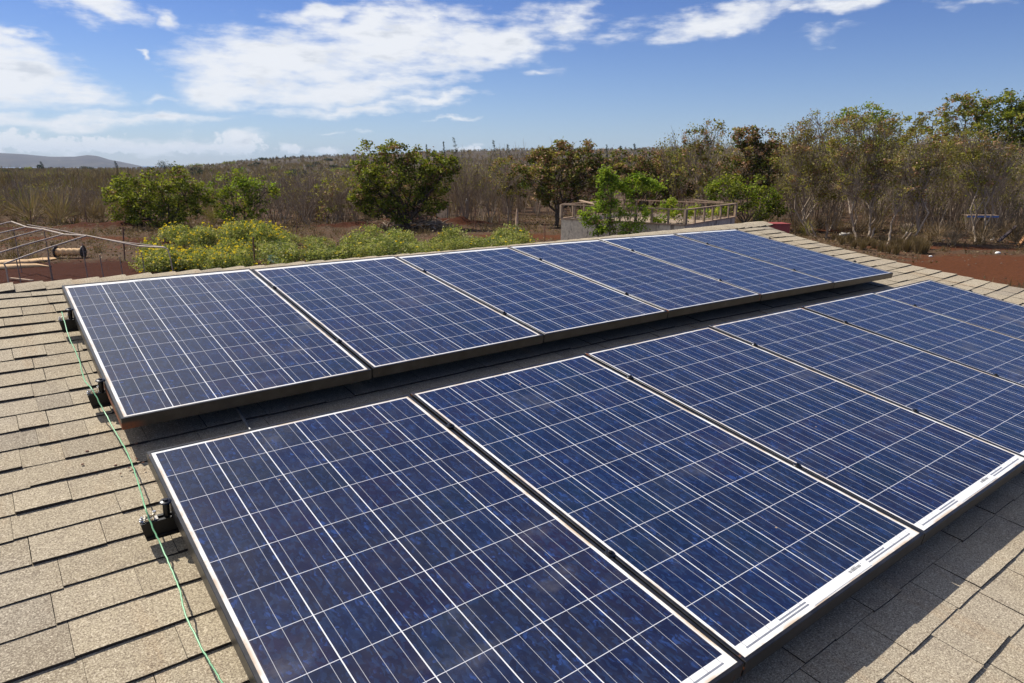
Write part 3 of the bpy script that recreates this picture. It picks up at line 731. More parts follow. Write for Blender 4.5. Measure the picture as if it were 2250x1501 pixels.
# sea
m, g, p, o = material('sea_water'); co = coords(g)
g.put(p.inputs['Base Color'], g.mix(g.sstep(g.noise(co, .004, 4, .6), .4, .6), (.02, .055, .11), (.03, .08, .14))); p.inputs['Roughness'].default_value = .35
b = MB(); rad = 9000; b.add([(CAMP.x, CAMP.y, -14)]+[(CAMP.x+rad*math.cos(k*math.pi/48), CAMP.y+rad*math.sin(k*math.pi/48), -14) for k in range(96)], [(0, k+1, (k+1) % 96+1) for k in range(96)])
tag(b.build('sea', m), kind='structure')
# headland beyond the bay
m, g, p, o = material('dry_headland'); co = coords(g)
c = g.mix(g.sstep(g.noise(co, .006, 6, .65), .4, .6), (.06, .05, .05), (.085, .07, .06)); c = g.mix(g.sstep(g.noise(g.mapping(co, sc=(1, 1, 3)), .011, 5, .7), .64, .70), c, (.34, .25, .17))
g.put(p.inputs['Base Color'], c); p.inputs['Roughness'].default_value = 1
HD = 4300
prof_px = [(-700, 352), (-400, 338), (-200, 335), (0, 335), (50, 338), (110, 343), (165, 344), (195, 340), (215, 342), (240, 350), (270, 356), (305, 364), (330, 372)]
xs = np.linspace(-700, 330, 160); ys = np.interp(xs, [q[0] for q in prof_px], [q[1] for q in prof_px])
V = []; nrow = 12
for j in range(nrow):
    s = j/(nrow-1)
    for x, y in zip(xs, ys):
        top = at_depth(x, y, HD); hgt = top.z+16
        prof_ = math.sin(math.pi*min(1, s*1.0))**.75 if s < 1 else 0
        q = at_depth(x, 360, HD-520+s*1600); q.z = -16+hgt*prof_*(.9+.2*(1-abs(2*s-1)) if 0 else 1)*(1+.16*(float(fbm(np.array([q.x]), np.array([q.y]), 260, 4, 3)[0])-.5)*(0 if s == .5 else 1))
        V.append(q)
F = [(j*160+i, j*160+i+1, (j+1)*160+i+1, (j+1)*160+i) for j in range(nrow-1) for i in range(159)]
b = MB(); b.add(V, F); tag(b.build('headland', m, None, True), kind='structure')

# ------------------------------------------------------------------ vegetation generators (arrays)
def leaves(centres, n_per, spread, size, droop=.3, tsh=0.0, r=None):
    """leaf-sized faces gathered in clumps: returns V (4 per leaf), F, tint"""
    r = r or rng
    c = np.repeat(np.asarray(centres, float), n_per, axis=0); n = len(c)
    sp = np.repeat(np.asarray(spread, float).reshape(-1, 1) if hasattr(spread, '__len__') else np.full((len(centres), 1), spread), n_per, axis=0)
    p = c+r.normal(0, 1, (n, 3))*sp*np.array([1, 1, .7])*.55
    a = r.normal(0, 1, (n, 3)); a[:, 2] = a[:, 2]*.5-droop; a /= np.linalg.norm(a, axis=1)[:, None]
    b = r.normal(0, 1, (n, 3)); b -= (b*a).sum(1)[:, None]*a; b /= np.linalg.norm(b, axis=1)[:, None]
    s = size*r.uniform(.6, 1.4, (n, 1))
    V = np.stack([p-a*s*.5, p+b*s*.3+a*s*.05, p+a*s*.5, p-b*s*.3+a*s*.05], 1)
    F = np.arange(n*4).reshape(n, 4)
    ct = np.repeat(r.uniform(-.36, .36, len(centres)), n_per)
    return V.reshape(-1, 3), F, np.clip(.5+ct+r.normal(0, .16, n)+tsh, 0, 1)
def merge(parts):
    V = []; F = []; T = []; MI = []; o = 0
    for (v, f, t, mi) in parts:
        V.append(v); F.append(f+o); T.append(t); MI.append(np.full(len(f), mi)); o += len(v)
    return np.concatenate(V), np.concatenate(F), np.concatenate(T), np.concatenate(MI)
def blob_points(bl, n, r, shell=.55):
    d = r.normal(0, 1, (n, 3)); d /= np.linalg.norm(d, axis=1)[:, None]
    q = r.uniform(shell**3, 1, (n, 1))**(1/3)
    return np.asarray(bl[:3])+d*q*np.asarray(bl[3:6])
def limb(mb, p0, p1, r0, r1, sides=5, wob=.06, tint=.5, seg=4, r=random):
    p0 = Vector(p0); p1 = Vector(p1); L = (p1-p0).length; pts = []
    for i in range(seg+1):
        t = i/seg; q = p0.lerp(p1, t)
        if 0 < i < seg: q += Vector((r.uniform(-1, 1), r.uniform(-1, 1), r.uniform(-.5, .5)))*L*wob
        pts.append(q)
    mb.tube(pts, [r0+(r1-r0)*i/seg for i in range(seg+1)], sides, tint, 0, False)
    return pts
def grow(mb, p, d, L, rad, depth, r, up=.15, spread=.55, kids=(2, 3), tips=None, rmin=.007, sides=4):
    pts = [Vector(p)]; dd = Vector(d).normalized()
    seg = 3 if depth > 1 else 2
    for i in range(seg):
        dd = (dd+Vector((r.gauss(0, .12), r.gauss(0, .12), r.gauss(0, .06)+up*.3))).normalized(); pts.append(pts[-1]+dd*L/seg)
    r1 = max(rmin, rad*.62)
    mb.tube(pts, [rad+(r1-rad)*i/seg for i in range(seg+1)], sides if depth > 1 else 3, r.uniform(.25, .95), 0, False)
    if depth <= 0:
        if tips is not None: tips.append(pts[-1])
        return
    for k in range(r.randint(*kids)):
        t = r.uniform(.45, 1); q = pts[min(seg, int(t*seg)+0)] if k else pts[-1]
        ax = Vector((r.gauss(0, 1), r.gauss(0, 1), r.gauss(0, .6)))
        nd = (dd+ax*spread*r.uniform(.5, 1)).normalized(); nd.z += up
        grow(mb, q, nd, L*r.uniform(.6, .85), r1*r.uniform(.7, .95), depth-1, r, up, spread, kids, tips, rmin, sides)

def leafy_tree(label, base, blobs_px, mix, nclump=26, nleaf=26, lsize=.17, group=None, name='leafy_tree', trunks=1, bark='bark_dark', trunk_r=.13, seed=1, extra_twigs=0, lean=0, cspread=.33):
    """base = pixel of the foot; blobs_px = crown lobes (px, py, rx, ry[, depth shift]); mix = [(material, share)]"""
    r = np.random.default_rng(seed); pr = random.Random(seed)
    B = gp(*base); B.z = tz(B.x, B.y)-.05; D = depth_of(B); k = D/FPX
    root = thing(name, label, 'tree', B, None, group)
    hxy = Vector((cx_.x, cx_.y, 0)).normalized(); fxy = Vector((cz_.x, cz_.y, 0)).normalized()
    lobes = []; parts = []; sats = []
    for bl in blobs_px:
        for q in range(2):
            an = pr.uniform(0, 6.28); ra = pr.uniform(.75, 1.1); sz = pr.uniform(.28, .5)
            sats.append((bl[0]+math.cos(an)*bl[2]*ra, bl[1]+math.sin(an)*bl[3]*ra, bl[2]*sz, bl[3]*sz*1.1) + ((bl[4],) if len(bl) > 4 else ()))
    mats = [M[m] for m, _ in mix]; shares = np.array([s for _, s in mix]); shares = shares/shares.sum()
    for bi, bl in enumerate(list(blobs_px)+sats):
        ds = bl[4] if len(bl) > 4 else pr.uniform(-.35, .35)*bl[2]*k
        c = at_depth(bl[0], bl[1], D+ds)-B; rx = bl[2]*k; rz = bl[3]*k
        if bi < len(blobs_px): lobes.append((c, rx, rz))
        dens = nclump*max(.2, min(2.2, rx*rz/1.2)); n = int(dens)
        pts = blob_points((c.x, c.y, c.z, rx, rx*.9, rz), n, r)
        up = (pts[:, 2]-c.z)/rz
        for mi, sh in enumerate(shares):
            w = sh*np.ones(n)
            if mix[mi][0] == 'leaf_brown': w = sh*np.clip(1+up*.9, .15, 2)
            sel = r.random(n) < w*1.0 if len(shares) > 1 else np.ones(n, bool)
            if sel.sum() == 0: continue
            pod = mix[mi][0] == 'leaf_brown' and lsize > .14
            v, f, t = leaves(pts[sel], int(nleaf*(.8 if pod else 1)), cspread*(.75 if pod else 1)*r.uniform(.7, 1.3, sel.sum()), lsize*(.8 if pod else 1), .5 if pod else .25, 0, r)
            parts.append((v, f, t, mi))
    V, F, T, MI = merge(parts)
    np_mesh('crown', V, F, T, mats, MI, root)
    tb = MB(); feet = []
    for q in range(trunks):
        off = Vector((pr.uniform(-1, 1)*.25*(trunks-1), pr.uniform(-1, 1)*.25*(trunks-1), 0))
        low = min(l[0].z-l[1]*.2 for l in lobes); cen = sum((l[0] for l in lobes), Vector())/len(lobes)
        fork = Vector((cen.x*.3+off.x*1.6+lean, cen.y*.3+off.y*1.6, max(.5, low*(.55 if extra_twigs < 20 else .28))))
        limb(tb, off, fork, trunk_r, trunk_r*.75, 7, .05, pr.uniform(.3, .8), 4, pr); feet.append(fork)
    for i, (c, rx, rz) in enumerate(lobes):
        f = min(feet, key=lambda q: (q-c).length)
        pts = limb(tb, f, c, trunk_r*(.55 if extra_twigs < 20 else .72), trunk_r*.2, 5, .08, pr.uniform(.3, .9), 5, pr)
        for j in range(5+extra_twigs):
            d = Vector((pr.gauss(0, 1), pr.gauss(0, 1), pr.uniform(-.1, 1.2))).normalized()
            limb(tb, pts[pr.randint(2, 5)], c+Vector((d.x*rx, d.y*rx, d.z*rz))*pr.uniform(.75, 1.12), trunk_r*.2, .008, 3, .08, pr.uniform(.3, 1), 4, pr)
    tb.build('trunk', M[bark], root)
    return root

# ---- individual leafy trees, left to right
leafy_tree('broad dense green tree standing in front of the bare wood', (352, 502), [(300, 425, 58, 40), (355, 400, 62, 28), (410, 418, 45, 34), (330, 455, 70, 36), (395, 455, 52, 30), (268, 448, 36, 34), (345, 480, 60, 18), (430, 442, 28, 24), (275, 478, 26, 14), (290, 395, 34, 16)], [('leaf_green', .70), ('leaf_dark', .32), ('leaf_brown', .20)], 36, 26, .17, None, trunks=3, trunk_r=.12, seed=21)
leafy_tree('airy yellow green tree right of the broad dense one', (532, 500), [(500, 405, 36, 24), (545, 395, 38, 22), (580, 425, 30, 28), (520, 440, 42, 26), (480, 430, 26, 24), (560, 455, 30, 18), (495, 462, 26, 18)], [('leaf_bright', .30), ('leaf_green', .55), ('leaf_dark', .12)], 22, 22, .17, None, trunks=2, trunk_r=.10, seed=22, extra_twigs=2)
leafy_tree('thin half bare tree at the left of the tall round one', (727, 497), [(735, 385, 28, 22), (755, 405, 26, 24), (715, 415, 24, 20), (745, 440, 30, 22), (725, 460, 24, 16)], [('leaf_olive', .5), ('leaf_brown', .2), ('leaf_green', .15)], 13, 18, .16, None, trunks=3, bark='bark_grey', trunk_r=.06, seed=23, extra_twigs=6)
leafy_tree('tall round green tree with brown pods and dark trunk', (896, 505), [(820, 350, 42, 28), (875, 340, 40, 24), (925, 352, 42, 28), (965, 375, 34, 28), (850, 385, 60, 34), (910, 395, 60, 34), (805, 395, 34, 34), (960, 410, 36, 26), (835, 425, 46, 26), (890, 440, 48, 26), (940, 430, 36, 22), (800, 430, 26, 22), (885, 470, 30, 16), (985, 370, 16, 18), (835, 458, 34, 16), (935, 455, 36, 16), (800, 452, 20, 14)], [('leaf_dark', .34), ('leaf_green', .44), ('leaf_brown', .36)], 42, 26, .18, None, trunks=1, trunk_r=.19, seed=24)
leafy_tree('small bare topped tree right of the tall round one', (1120, 492), [(1110, 365, 30, 24), (1140, 385, 28, 26), (1095, 400, 24, 24), (1130, 420, 28, 20)], [('leaf_brown', .45), ('leaf_olive', .4), ('leaf_dark', .1)], 34, 22, .17, None, trunks=2, bark='bark_grey', trunk_r=.07, seed=25, extra_twigs=5)
leafy_tree('rust brown podded tree behind the corner of the concrete tank', (1225, 500), [(1190, 355, 36, 24), (1235, 340, 40, 24), (1285, 345, 36, 26), (1180, 395, 36, 28), (1235, 385, 46, 32), (1290, 390, 42, 30), (1225, 425, 44, 24), (1285, 432, 36, 22), (1320, 370, 20, 26), (1185, 430, 22, 16)], [('leaf_brown', .62), ('leaf_dark', .40), ('leaf_olive', .30)], 58, 26, .19, None, trunks=2, trunk_r=.12, seed=26, extra_twigs=2)
leafy_tree('reddish brown tree behind the middle of the timber tank rail', (1430, 490), [(1385, 365, 38, 26), (1430, 350, 36, 24), (1475, 360, 36, 26), (1400, 405, 42, 28), (1460, 400, 40, 28), (1350, 395, 28, 28), (1430, 440, 44, 22), (1495, 420, 30, 28)], [('leaf_brown', .66), ('leaf_dark', .36), ('leaf_olive', .25)], 58, 26, .19, None, trunks=2, trunk_r=.12, seed=27, extra_twigs=2)
leafy_tree('half bare tree with twiggy top against the sky left of the brown one', (1555, 500), [(1530, 300, 32, 24), (1565, 285, 30, 20), (1510, 330, 28, 24), (1560, 335, 40, 28), (1525, 380, 44, 32), (1580, 385, 36, 30), (1545, 425, 44, 24)], [('leaf_brown', .40), ('leaf_olive', .36), ('leaf_dark', .22)], 24, 20, .17, None, trunks=2, bark='bark_grey', trunk_r=.10, seed=28, extra_twigs=10)
leafy_tree('brown leaved tree with a ragged top left of the olive wood', (1660, 505), [(1640, 300, 30, 24), (1672, 310, 32, 28), (1695, 335, 26, 30), (1650, 345, 42, 30), (1630, 380, 34, 30), (1690, 380, 32, 30), (1655, 410, 40, 22)], [('leaf_brown', .70), ('leaf_dark', .40), ('leaf_olive', .2)], 58, 26, .19, None, trunks=2, trunk_r=.12, seed=29, extra_twigs=5)
leafy_tree('low bright green bush tree under the ragged brown one', (1640, 515), [(1600, 410, 38, 24), (1650, 405, 36, 24), (1625, 440, 46, 24), (1680, 435, 34, 26), (1580, 430, 28, 20), (1660, 465, 40, 18), (1700, 460, 20, 18)], [('leaf_green', .55), ('leaf_bright', .25), ('leaf_dark', .4)], 26, 24, .17, None, trunks=3, trunk_r=.09, seed=30)
leafy_tree('bright green feathery sapling growing against the concrete tank wall', (1352, 577), [(1335, 405, 18, 22, 0), (1328, 388, 9, 16, 0), (1342, 392, 8, 14, .1), (1400, 392, 9, 12, .2), (1432, 402, 10, 10, .3), (1325, 440, 20, 22, 0), (1355, 425, 22, 22, .3), (1395, 410, 26, 18, .2), (1425, 415, 20, 16, .3), (1375, 450, 34, 20, .1), (1335, 475, 28, 20, 0), (1400, 475, 28, 20, 0), (1350, 500, 30, 20, -.1), (1385, 510, 26, 16, -.1), (1300, 475, 16, 20, 0), (1310, 500, 14, 16, 0)], [('leaf_bright', .97), ('leaf_green', .12), ('leaf_brown', .03)], 44, 22, .11, None, name='sapling', trunks=3, trunk_r=.035, seed=31, cspread=.20)
leafy_tree('bright green weeds crowding the inside of the concrete tank', (1490, 559), [(1450, 470, 30, 14, 0), (1500, 474, 30, 12, .6), (1545, 468, 26, 14, 1.2), (1475, 455, 16, 12, .5), (1580, 462, 16, 12, 2.5)], [('leaf_bright', .4), ('leaf_green', .6)], 30, 26, .13, None, name='tank_weeds', trunks=2, trunk_r=.03, seed=33, cspread=.26)
# ---- olive wood on the right
wood = [
 ('many stemmed olive tree rising first right of the roof tip', (1800, 522), [(1760, 290, 36, 34), (1800, 275, 40, 30), (1740, 340, 34, 40), (1795, 345, 50, 44), (1760, 400, 40, 34), (1820, 400, 44, 36)], 40, 4),
 ('olive tree with pale green top over a forked trunk', (1893, 532), [(1860, 290, 40, 34), (1905, 285, 44, 34), (1945, 300, 36, 36), (1850, 345, 40, 38), (1905, 350, 54, 42), (1880, 405, 46, 32), (1940, 385, 40, 34)], 41, 3),
 ('wind leaned twiggy olive tree with stems slanting right', (1962, 538), [(2010, 320, 44, 34), (2055, 335, 44, 36), (1990, 370, 44, 38), (2040, 385, 46, 34), (1985, 420, 34, 26)], 42, 4),
 ('slim pale trunked tree pair beside the blue board', (2148, 535), [(2130, 310, 46, 38), (2175, 330, 46, 40), (2120, 365, 44, 36), (2180, 390, 46, 38), (2215, 350, 34, 44)], 43, 2)]
for (lab, base, bl, sd, tr) in wood:
    leafy_tree(lab, base, bl, [('leaf_olive', .75), ('leaf_green', .12), ('leaf_brown', .20)], 38, 22, .12, None, trunks=tr, bark='bark_grey', trunk_r=.07, seed=sd, extra_twigs=48, cspread=.30)
leafy_tree('light green topped tree standing behind the olive wood', (1905, 478), [(1870, 262, 34, 24), (1910, 250, 40, 22), (1945, 265, 34, 26), (1900, 300, 56, 34), (1960, 310, 40, 40)], [('leaf_bright', .4), ('leaf_olive', .6)], 24, 22, .19, None, trunks=2, trunk_r=.14, seed=44, extra_twigs=3)
leafy_tree('brownish green tree behind the leaned twiggy one', (2030, 480), [(2010, 270, 36, 26), (2050, 265, 36, 28), (2030, 310, 50, 34), (2075, 300, 34, 36)], [('leaf_olive', .6), ('leaf_brown', .25), ('leaf_green', .2)], 24, 22, .19, None, trunks=2, trunk_r=.14, seed=45, extra_twigs=4)
leafy_tree('tall tree with brown tips rising above the right wood', (2130, 485), [(2105, 235, 36, 26), (2140, 228, 34, 24), (2120, 265, 48, 30), (2170, 275, 40, 30), (2100, 300, 40, 30)], [('leaf_brown', .35), ('leaf_green', .35), ('leaf_olive', .35)], 26, 24, .19, None, trunks=2, trunk_r=.16, seed=46, extra_twigs=4)
leafy_tree('darkest tallest tree at the right end of the wood', (2255, 490), [(2195, 240, 40, 28), (2235, 225, 44, 26), (2275, 235, 44, 30), (2215, 280, 56, 36), (2265, 290, 56, 40), (2240, 335, 60, 36), (2310, 280, 50, 50)], [('leaf_green', .45), ('leaf_dark', .45), ('leaf_brown', .22)], 30, 26, .19, None, trunks=2, trunk_r=.2, seed=47)

# ---- bare trees: prototypes copied over the wood
def bare_proto(seed, h, stems, leafy, name='bare_tree', depth=4):
    pr = random.Random(seed); mb = MB(); tips = []
    for s in range(stems):
        a = 2*math.pi*s/stems+pr.uniform(-.4, .4); d = Vector((math.cos(a)*.42, math.sin(a)*.42, 1.0))
        grow(mb, (math.cos(a)*.08, math.sin(a)*.08, 0), d, h*.36, .022+.010*h/4, depth, pr, .10, .42, (2, 3), tips, .0075)
    me = mb.mesh('trunk', [M['bark_grey']])
    lm = None
    if leafy:
        pts = np.array([tuple(t) for t in tips if pr.random() < leafy]); r = np.random.default_rng(seed)
        v, f, t = leaves(pts, 5, .22, .10, .2, 0, r)
        b = np_mesh('crown', v, f, t, [M['leaf_olive']]); lm = b.data; bpy.data.objects.remove(b)
    return me, lm
protos = [bare_proto(100+i, 3.6, st, lf) for i, (st, lf) in enumerate([(5, 0), (6, .25), (4, .6), (7, 0), (5, .1), (6, .5)])]
used = 0
def bare_tree(px, py, hpx, pi, label, group, wide=1.0):
    B = gp(px, py); z = tz(B.x, B.y); D = depth_of(B); h = hpx*D/FPX
    root = thing('bare_tree', label, 'tree', (B.x, B.y, z-.05), (random.uniform(-.05, .05), random.uniform(-.05, .05), random.uniform(0, 6.28)), group)
    me, lm = protos[pi]; s = h/3.7; root.scale = (s*wide, s*wide, s)
    link('trunk', me, root)
    if lm: link('crown', lm, root)
    return root
random.seed(5)
for (px, py, hp_, pi) in ((35, 480, 92, 0), (75, 490, 98, 3), (120, 492, 100, 4), (160, 492, 96, 0), (190, 493, 88, 3), (-5, 487, 90, 1), (220, 478, 80, 4), (100, 470, 78, 5)):
    bare_tree(px, py, hp_, pi, 'spreading leafless tree in the front edge of the left wood', 'spreading leafless trees at the left')
for i in range(34):
    px = random.uniform(560, 790); py = random.uniform(474, 500)
    bare_tree(px, py, random.uniform(88, 122), random.choice((0, 1, 3, 4)), 'thin leafless tree in the grey thicket left of the tall round tree', 'leafless thicket left of the tall round tree', .9)
for i in range(40):
    px = random.uniform(985, 1120) if i < 26 else random.uniform(1120, 1250); py = random.uniform(464, 496) if px < 1100 else random.uniform(462, 478)
    bare_tree(px, py, random.uniform(105, 160), random.choice((0, 3, 4, 1)), 'thin leafless tree in the grey thicket right of the tall round tree', 'leafless thicket right of the tall round tree', .6)
for i in range(84):
    px = random.uniform(1480, 2290); py = random.uniform(452, 492)
    bare_tree(px, py, random.uniform(120, 200), random.choice((1, 2, 3, 5, 5)), 'slender half bare tree in the shade of the right wood', 'slender trees inside the right wood', .62)
for i in range(64):
    px = random.uniform(-60, 620); py = random.uniform(440, 478)
    bare_tree(px, py, random.uniform(52, 80), random.choice((0, 1, 3, 4)), 'grey leafless tree behind the front row of the left wood', 'leafless trees behind the left front row', 1.0)
for i in range(40):
    px = random.uniform(1220, 1760); py = random.uniform(455, 480)
    bare_tree(px, py, random.uniform(90, 130), random.choice((0, 1, 3, 5)), 'leafless tree behind the concrete tank and brown trees', 'leafless trees behind the concrete tank', .8)

for i in range(38):
    px = random.uniform(1735, 2260); py = random.uniform(494, 514)
    bare_tree(px, py, random.uniform(150, 215), random.choice((2, 5, 5, 2, 1)), 'twiggy stem in the front row of the right wood', 'twiggy stems in the front row of the right wood', .62)
# ---- far scrub: one mass nobody could count
def scrub_proto(seed, n=44, wlo=.018, whi=.045):
    r = np.random.default_rng(seed); d = r.normal(0, 1, (n, 3)); d[:, 2] = np.abs(d[:, 2])*.9+.05; d /= np.linalg.norm(d, axis=1)[:, None]
    q = r.uniform(.7, 1.08, (n, 1)); tip = np.array([0, 0, .30])+d*q*np.array([.56, .56, .68]); b = np.array([0, 0, .18])+(tip-np.array([0, 0, .18]))*r.uniform(.15, .6, (n, 1))
    ns = n//5; b[:ns] = r.normal(0, .05, (ns, 3))*np.array([1, 1, 0]); tip[:ns] = tip[:ns]*np.array([.8, .8, .85])
    a = r.uniform(0, 6.28, n); w = r.uniform(wlo, whi, n); side = np.stack([np.cos(a), np.sin(a), 0*a], -1)*w[:, None]
    V = np.stack([b-side, b+side, tip+side*.35, tip-side*.35], 1).reshape(-1, 3)
    return V, np.arange(n*4).reshape(n, 4)
SPF = [scrub_proto(i) for i in range(5)]; SPN = [scrub_proto(20+i, 110, .006, .016) for i in range(5)]
def scatter(n, d0, d1, a0, a1, hmin, hmax, seed, keep=None):
    r = np.random.default_rng(seed); d = np.sqrt(r.uniform(d0*d0, d1*d1, n)); a = HEAD+np.radians(r.uniform(a0, a1, n))
    x = CAMP.x+d*np.sin(a); y = CAMP.y+d*np.cos(a); z = terrain(x, y)
    Vs = []; Fs = []; Ts = []; o = 0
    if keep: k_ = keep(x, y, d, np.degrees(a-HEAD)); x, y, z, d, a = x[k_], y[k_], z[k_], d[k_], a[k_]; n = len(x)
    cl = fbm(x, y, 26, 3, 8)
    for i in range(5):
        sel = np.where(np.arange(n) % 5 == i)[0]; V, F = (SPN if d0 < 97 else SPF)[i]; m = len(sel)
        th = r.uniform(0, 6.28, m); h = r.uniform(hmin, hmax, m)*(.5+1.0*cl[sel]); c, s = np.cos(th), np.sin(th)
        X_ = (V[None, :, 0]*c[:, None]-V[None, :, 1]*s[:, None])*h[:, None]*1.0+x[sel][:, None]
        Y_ = (V[None, :, 0]*s[:, None]+V[None, :, 1]*c[:, None])*h[:, None]*1.0+y[sel][:, None]
        Z_ = V[None, :, 2]*h[:, None]+z[sel][:, None]-.1
        Vs.append(np.stack([X_, Y_, Z_], -1).reshape(-1, 3)); Fs.append((F[None]+(np.arange(m)*len(V))[:, None, None]).reshape(-1, 4)+o); o += m*len(V)
        bt = np.where(r.random(m) < .10, .93, np.clip(r.normal(.42, .26, m), 0, .84)); 
        bt = np.where(bt < .85, np.clip(bt+(fbm(x[sel], y[sel], 40, 2, 31)-.5)*.9, 0, .84), bt)
        Ts.append(np.clip(np.repeat(bt, len(F))+r.normal(0, .05, m*len(F))*(np.repeat(bt, len(F)) < .85), 0, 1))
    return np.concatenate(Vs), np.concatenate(Fs), np.concatenate(Ts)
A = scatter(900, 56, 100, -42, 42, 2.0, 3.0, 1, lambda x, y, d, a: (a < 6) & (d > np.interp(a, [-40, -12, -5, 6], [54, 54, 60, 72]))); A3 = scatter(210, 46, 78, 4, 42, .8, 1.7, 6, lambda x, y, d, a: fbm(x, y, 6, 3, 21) > .45); A2 = scatter(3000, 98, 190, -42, 42, 1.8, 3.2, 4); B_ = scatter(4600, 190, 520, -42, 42, 1.7, 3.0, 2); C_ = scatter(4200, 520, 1250, -42, 42, 2.0, 3.8, 3)
V, F, T, _ = merge([(*q, 0) for q in (A, A2, A3, B_, C_)])
tag(np_mesh('dry_scrub', V, F, T, [M['scrub']]), 'brown leafless scrub covering the plain and the far hillside', 'scrub', kind='stuff')

# ---- litter and dry grass on the ground
n = 16000; r = np.random.default_rng(12); d = np.sqrt(r.uniform(22**2, 62**2, n)); a = HEAD+np.radians(r.uniform(-42, 42, n))
x = CAMP.x+d*np.sin(a); y = CAMP.y+d*np.cos(a); red = redness(x, y); keep = (r.random(n) > red*1.05) & (fbm(x, y, 4, 3, 4) > .36); x, y = x[keep], y[keep]
P = np.stack([x, y, terrain(x, y)+.03], -1)
v, f, t = leaves(P, 3, .22, .13, 0, -.1, r); v[:, 2] = np.maximum(v[:, 2], terrain(v[:, 0], v[:, 1])+.004)
tag(np_mesh('leaf_litter', v, f, t, [M['dry_grass']]), 'dry leaf litter and dead grass strewn over the red earth', 'leaf litter', kind='stuff')

n = 5200; r = np.random.default_rng(15); d = np.sqrt(r.uniform(26**2, 60**2, n)); a = HEAD+np.radians(r.uniform(-42, 42, n))
x = CAMP.x+d*np.sin(a); y = CAMP.y+d*np.cos(a); red = redness(x, y); keep = (r.random(n) > red*1.4) & (fbm(x, y, 3.2, 3, 14) > .46); x, y = x[keep], y[keep]; n = len(x)
m_ = 9; bx = np.repeat(x, m_)+r.normal(0, .10, n*m_); by = np.repeat(y, m_)+r.normal(0, .10, n*m_); bz = terrain(bx, by)-.02; hh = np.repeat(r.uniform(.12, .5, n), m_)*r.uniform(.5, 1.1, n*m_)
b_ = np.stack([bx, by, bz], -1); tp = b_+np.stack([r.normal(0, .16, n*m_), r.normal(0, .16, n*m_), hh], -1); an = r.uniform(0, 6.28, n*m_); sd = np.stack([np.cos(an), np.sin(an), 0*an], -1)*.013
v = np.stack([b_-sd, b_+sd, tp+sd*.4, tp-sd*.4], 1).reshape(-1, 3)
tag(np_mesh('dry_weeds', v, np.arange(n*m_*4).reshape(-1, 4), np.clip(np.repeat(r.normal(.35, .22, n), m_), 0, 1), [M['dry_grass']]), 'dead weeds and twigs standing on the litter covered ground', 'weeds', kind='stuff')

# ---- flowering shrubs
def shrub_proto(seed, nl, nf, hgt=1.0):
    r = np.random.default_rng(seed); n = 46
    d = r.normal(0, 1, (n, 3)); d[:, 2] = np.abs(d[:, 2]); d /= np.linalg.norm(d, axis=1)[:, None]
    c = d*r.uniform(.35, 1, (n, 1))**.6*np.array([.72, .72, .78])+np.array([0, 0, .12])
    v, f, t = leaves(c, nl, .22, .085, -.3, 0, r)
    o = np_mesh('foliage', v, f, t, [M['shrub_leaf']]); me = o.data; bpy.data.objects.remove(o)
    fm_ = None
    if nf:
        d = r.normal(0, 1, (nf, 3)); d[:, 2] = np.abs(d[:, 2])+.25; d /= np.linalg.norm(d, axis=1)[:, None]
        c = d*np.array([.84, .84, .96])*r.uniform(.85, 1.1, (nf, 1))
        v, f, t = leaves(c, 4, .035, .085, 0, 0, r)
        o = np_mesh('blossoms', v, f, t, [M['flower']]); fm_ = o.data; bpy.data.objects.remove(o)
    return me, fm_
shr = [shrub_proto(1, 30, 34), shrub_proto(2, 28, 16), shrub_proto(3, 30, 6), shrub_proto(4, 28, 3), shrub_proto(5, 26, 0)]
def shrub(px, py, s, pi, label, group, zz=1.0):
    B = gp(px, py); o = thing('flowering_shrub', label, 'shrub', (B.x, B.y, tz(B.x, B.y)-.05), (0, 0, random.uniform(0, 6.28)), group); o.scale = (s*random.uniform(.85, 1.2), s*random.uniform(.85, 1.2), s*random.uniform(.95, 1.35)*zz)
    link('foliage', shr[pi][0], o)
    if shr[pi][1]: link('blossoms', shr[pi][1], o)
for i in range(28):
    px = random.uniform(330, 560); py = random.uniform(572, 602); shrub(px, py, random.uniform(.7, 1.0), random.choice((0, 0, 1)), 'bushy green shrub thick with yellow flowers near the roof edge', 'yellow flowering shrubs near the roof edge')
for i in range(25):
    px = random.uniform(365, 625); py = random.uniform(528, 550); shrub(px, py, random.uniform(.8, 1.15), random.choice((0, 1, 1)), 'yellow flowering shrub in the back patch under the green trees', 'yellow flowering shrubs of the back patch')
for i in range(64):
    px = random.uniform(590, 1145); py = random.uniform(536, 592); 
    if py > 600-(px-560)*.075: py -= 25
    shrub(px, py, random.choice((.6, .75, .9, 1.05, 1.25)), random.choice((2, 2, 3, 3, 4, 4)), 'pale green shrub with few yellow flowers beyond the ridge', 'pale green shrubs beyond the ridge', .78)

